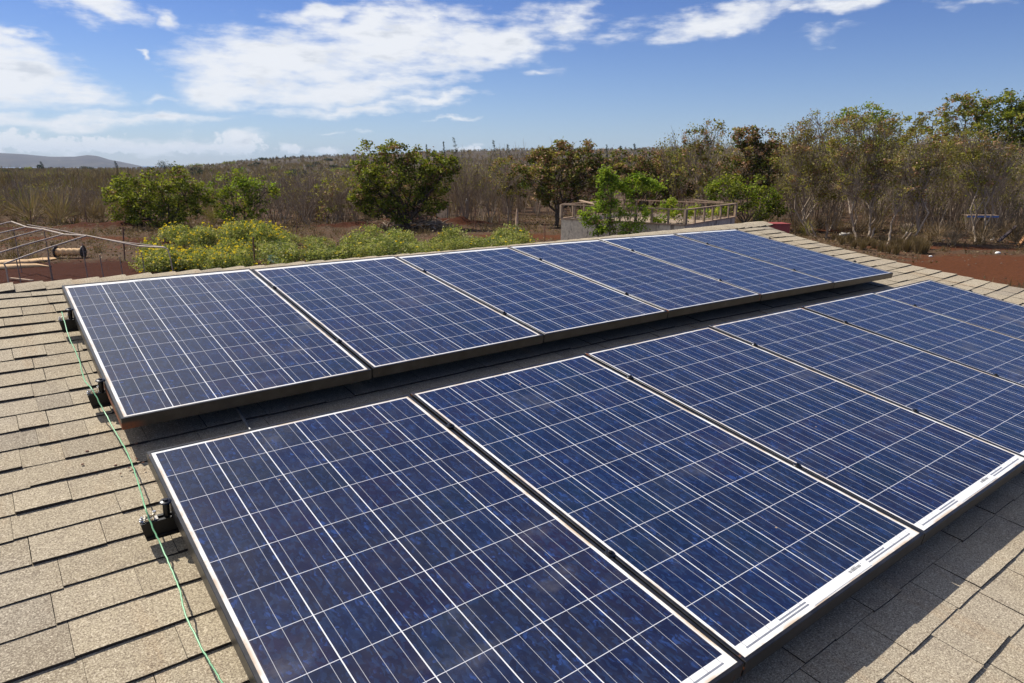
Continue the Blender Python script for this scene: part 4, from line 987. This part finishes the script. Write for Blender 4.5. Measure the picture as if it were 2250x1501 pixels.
# ---- dry grass tufts on the right
def tuft_proto(seed):
    r = np.random.default_rng(seed); n = 260; a = r.uniform(0, 6.28, n); ln = r.uniform(.5, 1, n); b = np.stack([np.cos(a), np.sin(a), 0*a], -1)*r.uniform(0, .28, (n, 1))
    tip = b*1.9+np.stack([r.normal(0, .14, n), r.normal(0, .14, n), ln], -1); s = np.stack([np.sin(a), -np.cos(a), 0*a], -1)*.02
    V = np.stack([b-s, b+s, tip+s*.3, tip-s*.3], 1).reshape(-1, 3)
    o = np_mesh('grass_tuft', V, np.arange(n*4).reshape(n, 4), np.clip(r.normal(.45, .2, n), 0, 1), [M['dry_grass']]); me = o.data; bpy.data.objects.remove(o); return me
tm = [tuft_proto(i) for i in range(3)]
for i, (px, py, s) in enumerate([(1865, 535, .8), (1885, 540, .7), (1905, 540, .8), (1920, 545, .7), (1975, 548, 1.0), (1990, 552, 1.0), (2005, 550, 1.1), (2018, 556, 1.1), (2030, 555, .9), (1960, 545, .7), (1845, 532, .6), (1940, 542, .5), (1985, 540, .9), (1850, 540, .7), (1875, 546, .7), (1895, 549, .8), (1915, 538, .6), (1935, 551, .8), (1950, 556, .7), (1968, 558, .8), (2012, 545, .9), (2022, 548, 1.0), (1998, 541, .9), (2035, 549, .7), (1830, 528, .5)]):
    B = gp(px, py); o = bpy.data.objects.new('grass_tuft', tm[i % 3]); COL.objects.link(o); o.location = (B.x, B.y, tz(B.x, B.y)-.03); s *= .72; o.scale = (s*.9, s*.9, s*1.05); o.rotation_euler = (0, 0, i*1.3)
    tag(o, 'dry brown grass tuft beside the gable end', 'grass tuft', 'dry grass tufts beside the gable end')

# ------------------------------------------------------------------ things on the ground
def V3(px, py, z=0.0, dz=0.0):
    q = gp(px, py, z); q.z = z+dz; return q
def post(px, py, toppx, label, mat='rusty', r_=.035, name='fence_post', cat='fence post', group=None, topx=None):
    B = gp(px, py); B.z = tz(B.x, B.y)-.1; D = depth_of(B); T = at_depth(topx if topx else px, toppx, D)
    root = thing(name, label, cat, B, None, group); b = MB(); h = T-B
    b.tube([Vector((0, 0, 0)), h*.5, h], [r_, r_, r_*.9], 8); b.build('shaft', M[mat], root)
    c = MB(); c.box(h+Vector((0, 0, .01)), (r_*2.6, r_*2.6, .02)); c.build('cap', M[mat], root)
G_ = 'rusty posts around the shrub patch'
for (px, py, tp, tx, lab) in ((274, 575, 500, 270, 'tall rusty post beside the hoop frame'), (561, 595, 523, 556, 'rusty post in front of the green net scrap'), (738, 575, 532, 742, 'rusty post leaning right among pale shrubs'),
                          (652, 520, 484, 652, 'rusty post behind the back flower patch'), (363, 560, 524, 362, 'short rusty post at the left of the flower patch'), (1044, 502, 458, 1044, 'dark post left of the pointed stump'), (1097, 502, 470, 1097, 'thin post between two posts before the thicket'),
                          (1197, 535, 494, 1197, 'short post left of the concrete tank'), (69, 500, 463, 66, 'dark post behind the hoop frame ridge'), (192, 500, 455, 186, 'dark post inside the left bare trees')):
    post(px, py, tp, lab, 'rusty', .032, 'fence_post', 'fence post', G_, tx)
B = gp(1136, 512); D = depth_of(B); rt = thing('wooden_stake', 'pointed brown wooden stake standing before the grey thicket', 'stake', B)
b = MB(); T = at_depth(1136, 458, D)-B; b.tube([(0, 0, -.1), (0, 0, .2), T*.55, T*.85, T], [.13, .12, .10, .06, .015], 7); b.build('shaft', M['wood_top'], rt)

# hoop frame of a net house
DH = depth_of(gp(160, 545))
hf = thing('hoop_frame', 'bare pipe frame of a net house standing on red soil', 'pipe frame', gp(160, 620)); hf.location.z = 0
def hq(px, py, dep): return at_depth(px, py, dep)-hf.location
d0, d1 = 30.0, 19.5
ridge = [(25, 487), (58, 499), (96, 504), (140, 515), (191, 518)]
rd = [27.5, 26.3, 25.2, 24.0, 22.8]
b = MB(); b.tube([hq(x, y, d) for (x, y), d in zip(ridge, rd)], .028, 7); b.build('ridge_pipe', M['pipe'], hf)
ends = [(-60, 512), (-60, 530), (-45, 545), (-40, 568), (9, 580)]
for (x, y), d, (ex, ey) in zip(ridge, rd, ends):
    b = MB(); E = hq(ex, ey, d-2.4); b.tube([hq(x, y, d), hq((x+ex)/2, (y+ey)/2-2, d-1.2), E], .026, 7)
    foot = Vector((E.x+.02, E.y, -.1)); b.tube([E, E+Vector((.03, 0, -.12)), foot], .022, 7); b.build('rafter_pipe', M['pipe'], hf)
b = MB(); b.tube([hq(191, 518, 22.8), hq(255, 531, 22.9), hq(306, 541, 23.0), hq(362, 544, 23.1), hq(369, 549, 23.1)], .026, 7); E = hq(369, 549, 23.1); b.tube([E, hq(375, 570, 23.1), Vector((E.x+.12, E.y, -.1))], .02, 7); b.build('eave_pipe', M['pipe'], hf)
b = MB(); b.tube([hq(60, 494, 27.5), hq(140, 508, 26.5), hq(180, 517, 26), hq(270, 532, 25.5), hq(360, 543, 25)], .022, 7); b.build('purlin_pipe', M['pipe_dark'], hf)
for (px, py, tp, d) in ((39, 612, 572, 22.0), (108, 612, 565, 22.2), (183, 590, 535, 22.8), (222, 600, 560, 23.0), (266, 608, 565, 23.0), (314, 605, 555, 23.1), (32, 548, 500, 26.8), (100, 565, 508, 25.2)):
    T = hq(px-3, tp, d); b = MB(); b.tube([T, Vector((T.x+.03, T.y, -.1))], .016, 6); b.build('upright_pipe', M['pipe_dark'], hf)

# roll of tan net on a spool, spread nets
B = gp(155, 566); D = depth_of(B); k = D/FPX
sp = thing('net_roll', 'roll of tan shade net wound on a spool with dark end discs', 'net roll', B); hx = Vector((cx_.x, cx_.y, 0)).normalized(); hx.rotate(Euler((0, 0, .12)))
cz0 = 12*k; L = 27*k
b = MB(); pts = [hx*(-L+2*L*i/14)+Vector((0, 0, cz0)) for i in range(15)]; b.tube(pts, [.17*(1+.10*math.sin(i*2.1)+random.uniform(-.05, .05)) for i in range(15)], 16); b.build('net_winding', M['net'], sp, True)
for s in (-1, 1):
    b = MB(); q = hx*(s*(L+.02))+Vector((0, 0, cz0)); b.tube([q-hx*.018, q+hx*.018], .29, 22); b.build('end_disc', M['spool'], sp)
b = MB(); b.tube([hx*(-L-.12)+Vector((0, 0, cz0)), hx*(L+.12)+Vector((0, 0, cz0))], .03, 8); b.build('axle', M['pipe_dark'], sp)
def netpile(name, label, pts, rad, mat, cat='net', squash=.4):
    base = gp(*pts[0][:2]); b = MB(); P_ = []
    for (x, y) in pts: q = gp(x, y); q.z = tz(q.x, q.y); P_.append(q-base)
    b.tube([p+Vector((0, 0, .06)) for p in P_], rad, 12)
    v2 = []
    for v in b.v:
        q = Vector(v); gz_ = tz(q.x+base.x, q.y+base.y)-base.z
        v2.append((q.x+random.uniform(-.03, .03), q.y+random.uniform(-.03, .03), gz_+max(-.02, (q.z-gz_)*squash+random.uniform(-.02, .03))))
    b.v = v2; o = b.build(name, M[mat], None, True); o.location = base; return tag(o, label, cat)
netpile('shade_net', 'long tan net bundle laid out beside the net roll', [(-40, 583), (20, 581), (60, 578), (95, 573), (130, 567)], [.3, .4, .38, .26, .08], 'net')
netpile('shade_net', 'shorter tan net bundle lying in front of the long one', [(-40, 592), (15, 590), (50, 588), (80, 586), (112, 587)], [.3, .36, .32, .28, .06], 'net')
b = MB(); a, c = gp(24, 616), gp(72, 621); b.box((0, 0, .03), ((c-a).length, .09, .04), Matrix.Rotation(math.atan2(c.y-a.y, c.x-a.x), 3, 'Z')); o = b.build('plank', M['wood_top']); o.location = (a+c)/2; o.location.z = tz(o.location.x, o.location.y)+.05
tag(o, 'bleached plank lying on red soil in front of the nets', 'plank')
# green net scrap
B = gp(588, 577); D = depth_of(B); b = MB()
q = [at_depth(588, 577, D), at_depth(588, 559, D+.1), at_depth(606, 562, D-.15), at_depth(630, 571, D-.1), at_depth(642, 576, D), at_depth(612, 578, D-.35)]
b.add([p-B for p in q]+[p-B+Vector((.02, .05, .0)) for p in q], [(0, 1, 2, 5), (2, 3, 4, 5), (11, 8, 7, 6), (11, 10, 9, 8)]); o = b.build('net_scrap', M['greennet']); o.location = B
tag(o, 'pointed scrap of dark green net propped among yellow flowers', 'net')

# concrete tank with timber rail
TB = gp(1233, 555); tank = thing('concrete_tank', 'stained concrete tank with a weathered timber rail around its rim', 'tank', TB); tank.location.z = 0
DT = depth_of(gp(1233, 556))
def tq(px, py, dep): return at_depth(px, py, dep)
cA = tq(1233, 481, DT); cB = tq(1505, 495, DT*.895); cC = tq(1615, 478, DT*1.05)
cD = cA+(cC-cB)
zt = cA.z
crn = [Vector((c.x, c.y, 0)) for c in (cA, cB, cC, cD)]
b = MB(); t_ = .15
cen = sum(crn, Vector())/4
inn = [c+(cen-c).normalized()*t_*1.4 for c in crn]
for i in range(4):
    j = (i+1) % 4; A0, A1, I0, I1 = crn[i], crn[j], inn[i], inn[j]
    up_ = Vector((0, 0, zt)); dn = Vector((0, 0, -.2))
    b.add([A0+dn, A1+dn, A1+up_, A0+up_, I0+dn, I1+dn, I1+up_, I0+up_], [(0, 1, 2, 3), (3, 2, 6, 7), (7, 6, 5, 4)])
b.v = [tuple(Vector(v)-tank.location) for v in b.v]; fb = MB(); fb.add([p+Vector((0, 0, zt-.22))-tank.location for p in inn], [(0, 1, 2, 3)]); fb.build('soil_fill', M['wood'], tank)
b.build('tank_wall', M['concrete'], tank)
rh = (tq(1233, 449, DT).z-zt)
b = MB(); wbx = MB()
for i in range(4):
    j = (i+1) % 4; A0, A1 = crn[i], crn[j]; L = (A1-A0).length; dr = (A1-A0).normalized(); M3 = Matrix.Rotation(math.atan2(dr.y, dr.x), 3, 'Z')
    tr = MB(); tr.box((A0+A1)/2+Vector((0, 0, zt+rh))-tank.location, (L+.05, .10, .05), M3); tr.build('top_rail', M['wood_top'], tank)
    tr = MB(); tr.box((A0+A1)/2+Vector((0, 0, zt+.03))-tank.location, (L-.02, .12, .05), M3); tr.build('sill_plank', M['wood_top'], tank)
    n_ = 8 if i in (0, 2) else 6
    for k in range(n_):
        w = .13 if k == 0 else .075; ps = MB(); ps.box(A0+dr*L*k/n_+Vector((0, 0, zt+rh/2+.02))-tank.location, (w, w, rh-.07)); ps.build('rail_post', M['wood'], tank)
pl = MB(); a, c = tq(1275, 442, DT+.7), tq(1312, 451, DT-1.3); pl.box((0, 0, 0), ((c-a).length, .14, .05), (c-a).to_track_quat('X', 'Z').to_matrix()); o = pl.build('plank', M['wood_top']); o.location = (a+c)/2+Vector((0, 0, .03))
tag(o, 'loose pale plank lying across the timber tank rail', 'plank')
pl = MB(); a, c = tq(1527, 440, DT+3.2), tq(1590, 446, DT+2.2); pl.box((0, 0, 0), ((c-a).length, .12, .05), (c-a).to_track_quat('X', 'Z').to_matrix()); o = pl.build('plank', M['wood_top']); o.location = (a+c)/2
o.location.z = zt+rh+.06
tag(o, 'long pale plank lying on the far tank rail', 'plank')
# red sheet box behind the gable tip
B = gp(1695, 545); D = depth_of(B); k = D/FPX; b = MB(); a = at_depth(1680, 492, D); c = at_depth(1721, 489, D)
rt = thing('red_bin', 'faded red metal bin half hidden behind the gable tip', 'bin', Vector(((a.x+c.x)/2, (a.y+c.y)/2, 0)), (0, 0, -.55))
b.box((0, 0, a.z/2-.05), (1.35, 1.0, a.z+.1)); b.build('bin_body', M['redpaint'], rt); b = MB(); b.box((0, 0, a.z+.025), (1.42, 1.06, .05)); b.build('lid', M['redpaint'], rt)
# right yard
def beam(name, label, cat, p, q, w, h, mat, group=None):
    b = MB(); b.box((0, 0, 0), ((q-p).length, w, h), (q-p).to_track_quat('X', 'Z').to_matrix()); o = b.build(name, M[mat]); o.location = (p+q)/2; return tag(o, label, cat, group)
a = gp(2193, 534); a.z = .06; D = depth_of(a); beam('plank', 'dark charred plank leaning at the right edge of the yard', 'plank', a, at_depth(2233, 497, D+.6), .16, .10, 'darkplank')
a = gp(2238, 541); a.z = .05; D = depth_of(a); beam('plank', 'orange painted plank standing slanted at the picture edge', 'plank', a, at_depth(2258, 512, D), .16, .08, 'orange')
a = gp(2205, 534); a.z = .05; c = gp(2236, 535); c.z = .05; beam('plank', 'thin orange strip lying behind the dark charred plank', 'plank', a, c, .07, .04, 'orange')
c0 = gp(2145, 520); D = depth_of(c0); tb_ = thing('yard_table', 'blue edged board on thin legs among pale trunks', 'table', Vector((c0.x, c0.y, 0))); zt2 = at_depth(2145, 472, D).z; hw = 34*D/FPX
dr = Vector((cx_.x, cx_.y, 0)).normalized(); M3 = Matrix.Rotation(math.atan2(dr.y, dr.x), 3, 'Z')
b = MB(); b.box((0, 0, zt2), (hw*2, .7, .035), M3); b.build('table_top', M['wood_top'], tb_); b = MB(); b.box(Vector((0, 0, zt2-.07))-Vector((cz_.x, cz_.y, 0)).normalized()*.34, (hw*2, .03, .10), M3); b.build('apron', M['bluepaint'], tb_)
for sx in (-.9, .9):
    for sy in (-.3, .3): b = MB(); q = dr*hw*sx+Vector((cz_.x, cz_.y, 0)).normalized()*sy; b.tube([q, q+Vector((0, 0, zt2-.02))], .025, 6); b.build('leg', M['wood'], tb_)
B = gp(1910, 528); rt = thing('rusty_drum', 'small rusty drum lying on its side by the forked trunk', 'drum', (B.x, B.y, tz(B.x, B.y)+.16), (0, R_(90), R_(25)))
b = MB(); b.lathe([(.16, -.22), (.17, -.21), (.165, -.07), (.172, -.06), (.165, .07), (.172, .08), (.165, .21), (.17, .22), (.15, .22), (.15, -.15)], (0, 0, 0), 20); b.build('drum_shell', M['rusty'], rt)
def stone(px, py, s, mat, label, name='stone', cat='stone', group=None, seed=0):
    B = gp(px, py); r = random.Random(seed+px); b = MB(); n1, n2 = 6, 9; vs = []
    for i in range(n1+1):
        for j in range(n2):
            th = math.pi*i/n1; ph = 2*math.pi*j/n2; rr_ = s*(.8+.35*r.random()) if 0 < i < n1 else s*.8
            vs.append((rr_*math.sin(th)*math.cos(ph)*1.3, rr_*math.sin(th)*math.sin(ph), rr_*math.cos(th)*.7))
    b.add(vs, [(i*n2+j, i*n2+(j+1) % n2, (i+1)*n2+(j+1) % n2, (i+1)*n2+j) for i in range(n1) for j in range(n2)])
    o = b.build(name, M[mat], None, True); o.location = (B.x, B.y, tz(B.x, B.y)+s*.3); tag(o, label, cat, group)
stone(1852, 519, .22, 'stone', 'larger pale stone under the first olive tree', seed=1)
stone(1865, 517, .15, 'stone', 'small pale stone right of the larger one', seed=2)
stone(1995, 503, .42, 'boulder', 'big brownish boulder behind the leaned tree', 'boulder', 'boulder', seed=3)
stone(2020, 492, .10, 'white', 'white scrap near the boulder', 'plastic_scrap', 'scrap', seed=4)
stone(2192, 557, .12, 'white', 'crumpled white scrap on the red yard', 'plastic_scrap', 'scrap', seed=5)
stone(2045, 563, .08, 'white', 'tiny white scrap near the last grass tuft', 'plastic_scrap', 'scrap', seed=6)
stone(2011, 505, .09, 'net', 'small tan stone in front of the boulder', seed=7)
for i in range(16):
    px = random.uniform(2000, 2240); py = random.uniform(558, 585); stone(int(px), py, random.uniform(.02, .042), 'boulder', 'small pale pebble scattered on the red yard', 'pebble', 'pebble', 'pebbles on the red yard', i)
for i in range(9): stone(int(random.uniform(1990, 2190)), random.uniform(495, 530), random.uniform(.05, .1), 'stone', 'pale stone on the litter under the right wood', 'stone', 'stone', 'stones under the right wood', 50+i)
# white jug, grey box in the thicket
B = gp(1026, 480); D = depth_of(B); q = at_depth(1026, 447, D); rt = thing('plastic_jug', 'white plastic jug hanging in the bare thicket', 'jug', Vector((q.x, q.y, q.z)))
b = MB(); b.lathe([(.11, 0), (.13, .02), (.13, .26), (.05, .34), (.05, .38)], (0, 0, 0), 14); b.build('jug_body', M['white'], rt, True)
b = MB(); b.tube([(0, 0, .38), (.02, 0, .75), (0, .02, 1.3)], .008, 5); b.build('cord', M['wood'], rt)
B = gp(972, 482); D = depth_of(B); q = at_depth(972, 445, D); rt = thing('metal_cabinet', 'grey metal cabinet standing among the trunks right of the tall tree', 'cabinet', Vector((B.x, B.y, 0)), (0, 0, -.6))
b = MB(); b.box((0, 0, q.z/2), (.95, .6, q.z)); b.build('cabinet_body', M['conduit'], rt); b = MB(); b.box((0, -.31, q.z/2), (.8, .015, q.z*.85)); b.build('door', M['concrete'], rt)
# brush pile
random.seed(9)
c0 = gp(915, 501); pile = MB()
for i in range(260):
    q = Vector((max(-2.2, min(2.2, random.gauss(0, 1.2))), random.gauss(0, .6), 0)); z = max(.05, 1.05*math.exp(-(q.x/1.8)**2-(q.y/1.0)**2)*random.uniform(.4, 1.15)); P0 = dr*q.x+Vector((cz_.x, cz_.y, 0)).normalized()*q.y+Vector((0, 0, z))
    d = Vector((random.gauss(0, 1), random.gauss(0, 1), random.gauss(0, .35))).normalized()*random.uniform(.4, 1.3)
    pile.tube([P0-d*.5, P0+Vector((0, 0, random.uniform(-.05, .1))), P0+d*.5], [.04, .034, .016], 4, random.uniform(.3, 1))
o = pile.build('brush_pile', M['bark_grey']); o.location = (c0.x, c0.y, tz(c0.x, c0.y)-.05); tag(o, 'heap of cut grey branches on red earth under the tall tree', 'brush pile')

# ------------------------------------------------------------------ far trees on the skyline
def far_tree(px, base_y, top_y, wpx, dist, label, kind='round', group=None, seed=0):
    r = np.random.default_rng(seed+int(px)); q = at_depth(px, base_y, dist); x, y = q.x, q.y; z = tz(x, y); top = at_depth(px, top_y, dist).z; h = max(2.0, top-z); k = dist/FPX; w = wpx*k
    root = thing('far_tree', label, 'tree', (x, y, z), None, group)
    ls = max(.35, 1.6*k)
    if kind == 'round':
        pts = np.concatenate([blob_points((0, 0, h*.68, w*.5, w*.5, h*.30), 40, r), blob_points((w*.2, 0, h*.5, w*.4, w*.4, h*.25), 26, r)]); v, f, t = leaves(pts, 12, w*.10, ls, .1, -.05, r); mt = M['far_tree']
    elif kind == 'green':
        pts = blob_points((0, 0, h*.6, w*.5, w*.5, h*.36), 36, r); v, f, t = leaves(pts, 12, w*.12, ls, .1, .1, r); mt = M['leaf_green']
    else:
        lean = .35 if kind == 'lean' else .06; n = 130; zz_ = r.uniform(.12, 1, n); pts = np.stack([(-lean*zz_*h*.55)+r.normal(0, 1, n)*w*.24*(1.1-zz_), r.normal(0, 1, n)*w*.24*(1.1-zz_), zz_*h], -1)
        pts[:, 0:2] = np.stack([pts[:, 0]*cx_.x+pts[:, 1]*cz_.x, pts[:, 0]*cx_.y+pts[:, 1]*cz_.y], -1); v, f, t = leaves(pts, 8, w*.09, ls*.55, -.5, 0, r); mt = M['far_tree']
    np_mesh('crown', v, f, t, [mt], None, root)
    b = MB(); b.tube([(0, 0, -.3), (0, 0, h*.4), (0, 0, h*.75)], [k*1.2+.05, k+.04, k*.5], 5); b.build('trunk', M['bark_dark'], root)
far_tree(97, 380, 355, 15, 420, 'dark wind bent tree on the plain below the headland', 'lean')
far_tree(258, 370, 354, 13, 650, 'small wind bent tree at the tip of the headland', 'lean')
far_tree(362, 374, 354, 34, 520, 'dark flat topped tree against the strip of sea', 'round')
far_tree(190, 376, 366, 28, 620, 'low dark clump left of the flat topped tree', 'round')
far_tree(245, 381, 375, 14, 420, 'yellow green bush on the plain below the headland', 'green')
far_tree(432, 370, 360, 34, 700, 'greyish green tree right of the flat topped one', 'green')
far_tree(505, 368, 357, 30, 700, 'olive green tree where the hillside starts', 'green')
far_tree(578, 362, 347, 22, 760, 'rounded dark tree on the hillside left of the row of pines', 'round')
for px, tp in ((594, 347), (601, 345), (608, 346), (614, 348), (628, 341), (633, 345), (640, 344), (648, 344), (656, 344), (662, 342), (667, 340)):
    far_tree(px, 358, tp, 6, 840, 'slim dark pine in the row on the far hillside', 'pine', 'row of pines on the far hillside')
for px, by, tp, w, lab in ((940, 352, 318, 16, 'wispy dark ironwood showing behind the tall round tree'), (978, 352, 312, 14, 'slender ironwood standing alone on the skyline'), (1015, 350, 303, 26, 'tallest wispy ironwood on the skyline'), (1100, 348, 309, 24, 'ironwood leaning left above the grey thicket'),
                          (1130, 348, 318, 20, 'thin ironwood right of the leaning one'), (1308, 344, 311, 22, 'ironwood beside the top of the rust brown tree'), (1335, 344, 318, 16, 'small ironwood right of the rust brown tree'), (1365, 344, 321, 16, 'faint ironwood between the two brown trees'), (1408, 342, 316, 20, 'ironwood above the reddish brown tree')):
    far_tree(px, by, tp, w, 190, lab, 'lean' if w > 19 else 'pine')

random.seed(77)
for i in range(26):
    px = random.uniform(-20, 760); dd = random.uniform(150, 520); by = random.uniform(375, 392)
    far_tree(px, by, by-random.uniform(8, 17)*(260/dd)**.4, random.uniform(14, 34)*(260/dd)**.5, dd, 'small green crown scattered among the dry scrub of the plain', random.choice(('round', 'green', 'round')), 'green crowns scattered over the dry plain', 300+i)
# crumbs of rust fallen on the shingles by the upper left panel corner
for i in range(14):
    u = random.uniform(-.16, .10); v = random.uniform(1.52, 1.80); b = MB(); sz = random.uniform(.003, .007)
    b.lathe([(sz*.4, -sz*.3), (sz, 0), (sz*.5, sz*.4)], (0, 0, 0), 5); o = b.build('rust_flake', M['rusty']); o.location = RW(u, v, HR+sag(u, v)-.013)
    tag(o, 'crumb of rust on the shingles by the upper left panel corner', 'rust flake', 'rust crumbs by the upper left panel corner')

# ------------------------------------------------------------------ air
m = bpy.data.materials.new('hazy_air'); m.use_nodes = True; nt = m.node_tree; nt.nodes.clear()
mo = nt.nodes.new('ShaderNodeOutputMaterial'); vp = nt.nodes.new('ShaderNodeVolumePrincipled'); nt.links.new(vp.outputs[0], mo.inputs['Volume'])
vp.inputs['Color'].default_value = (.50, .72, 1, 1); vp.inputs['Density'].default_value = 6e-5
b = MB(); b.box((CAMP.x, CAMP.y, 60), (19000, 19000, 240)); HZ = b.build('haze', m); tag(HZ, 'thin bluish haze over the plain and the sea', 'haze', kind='stuff')
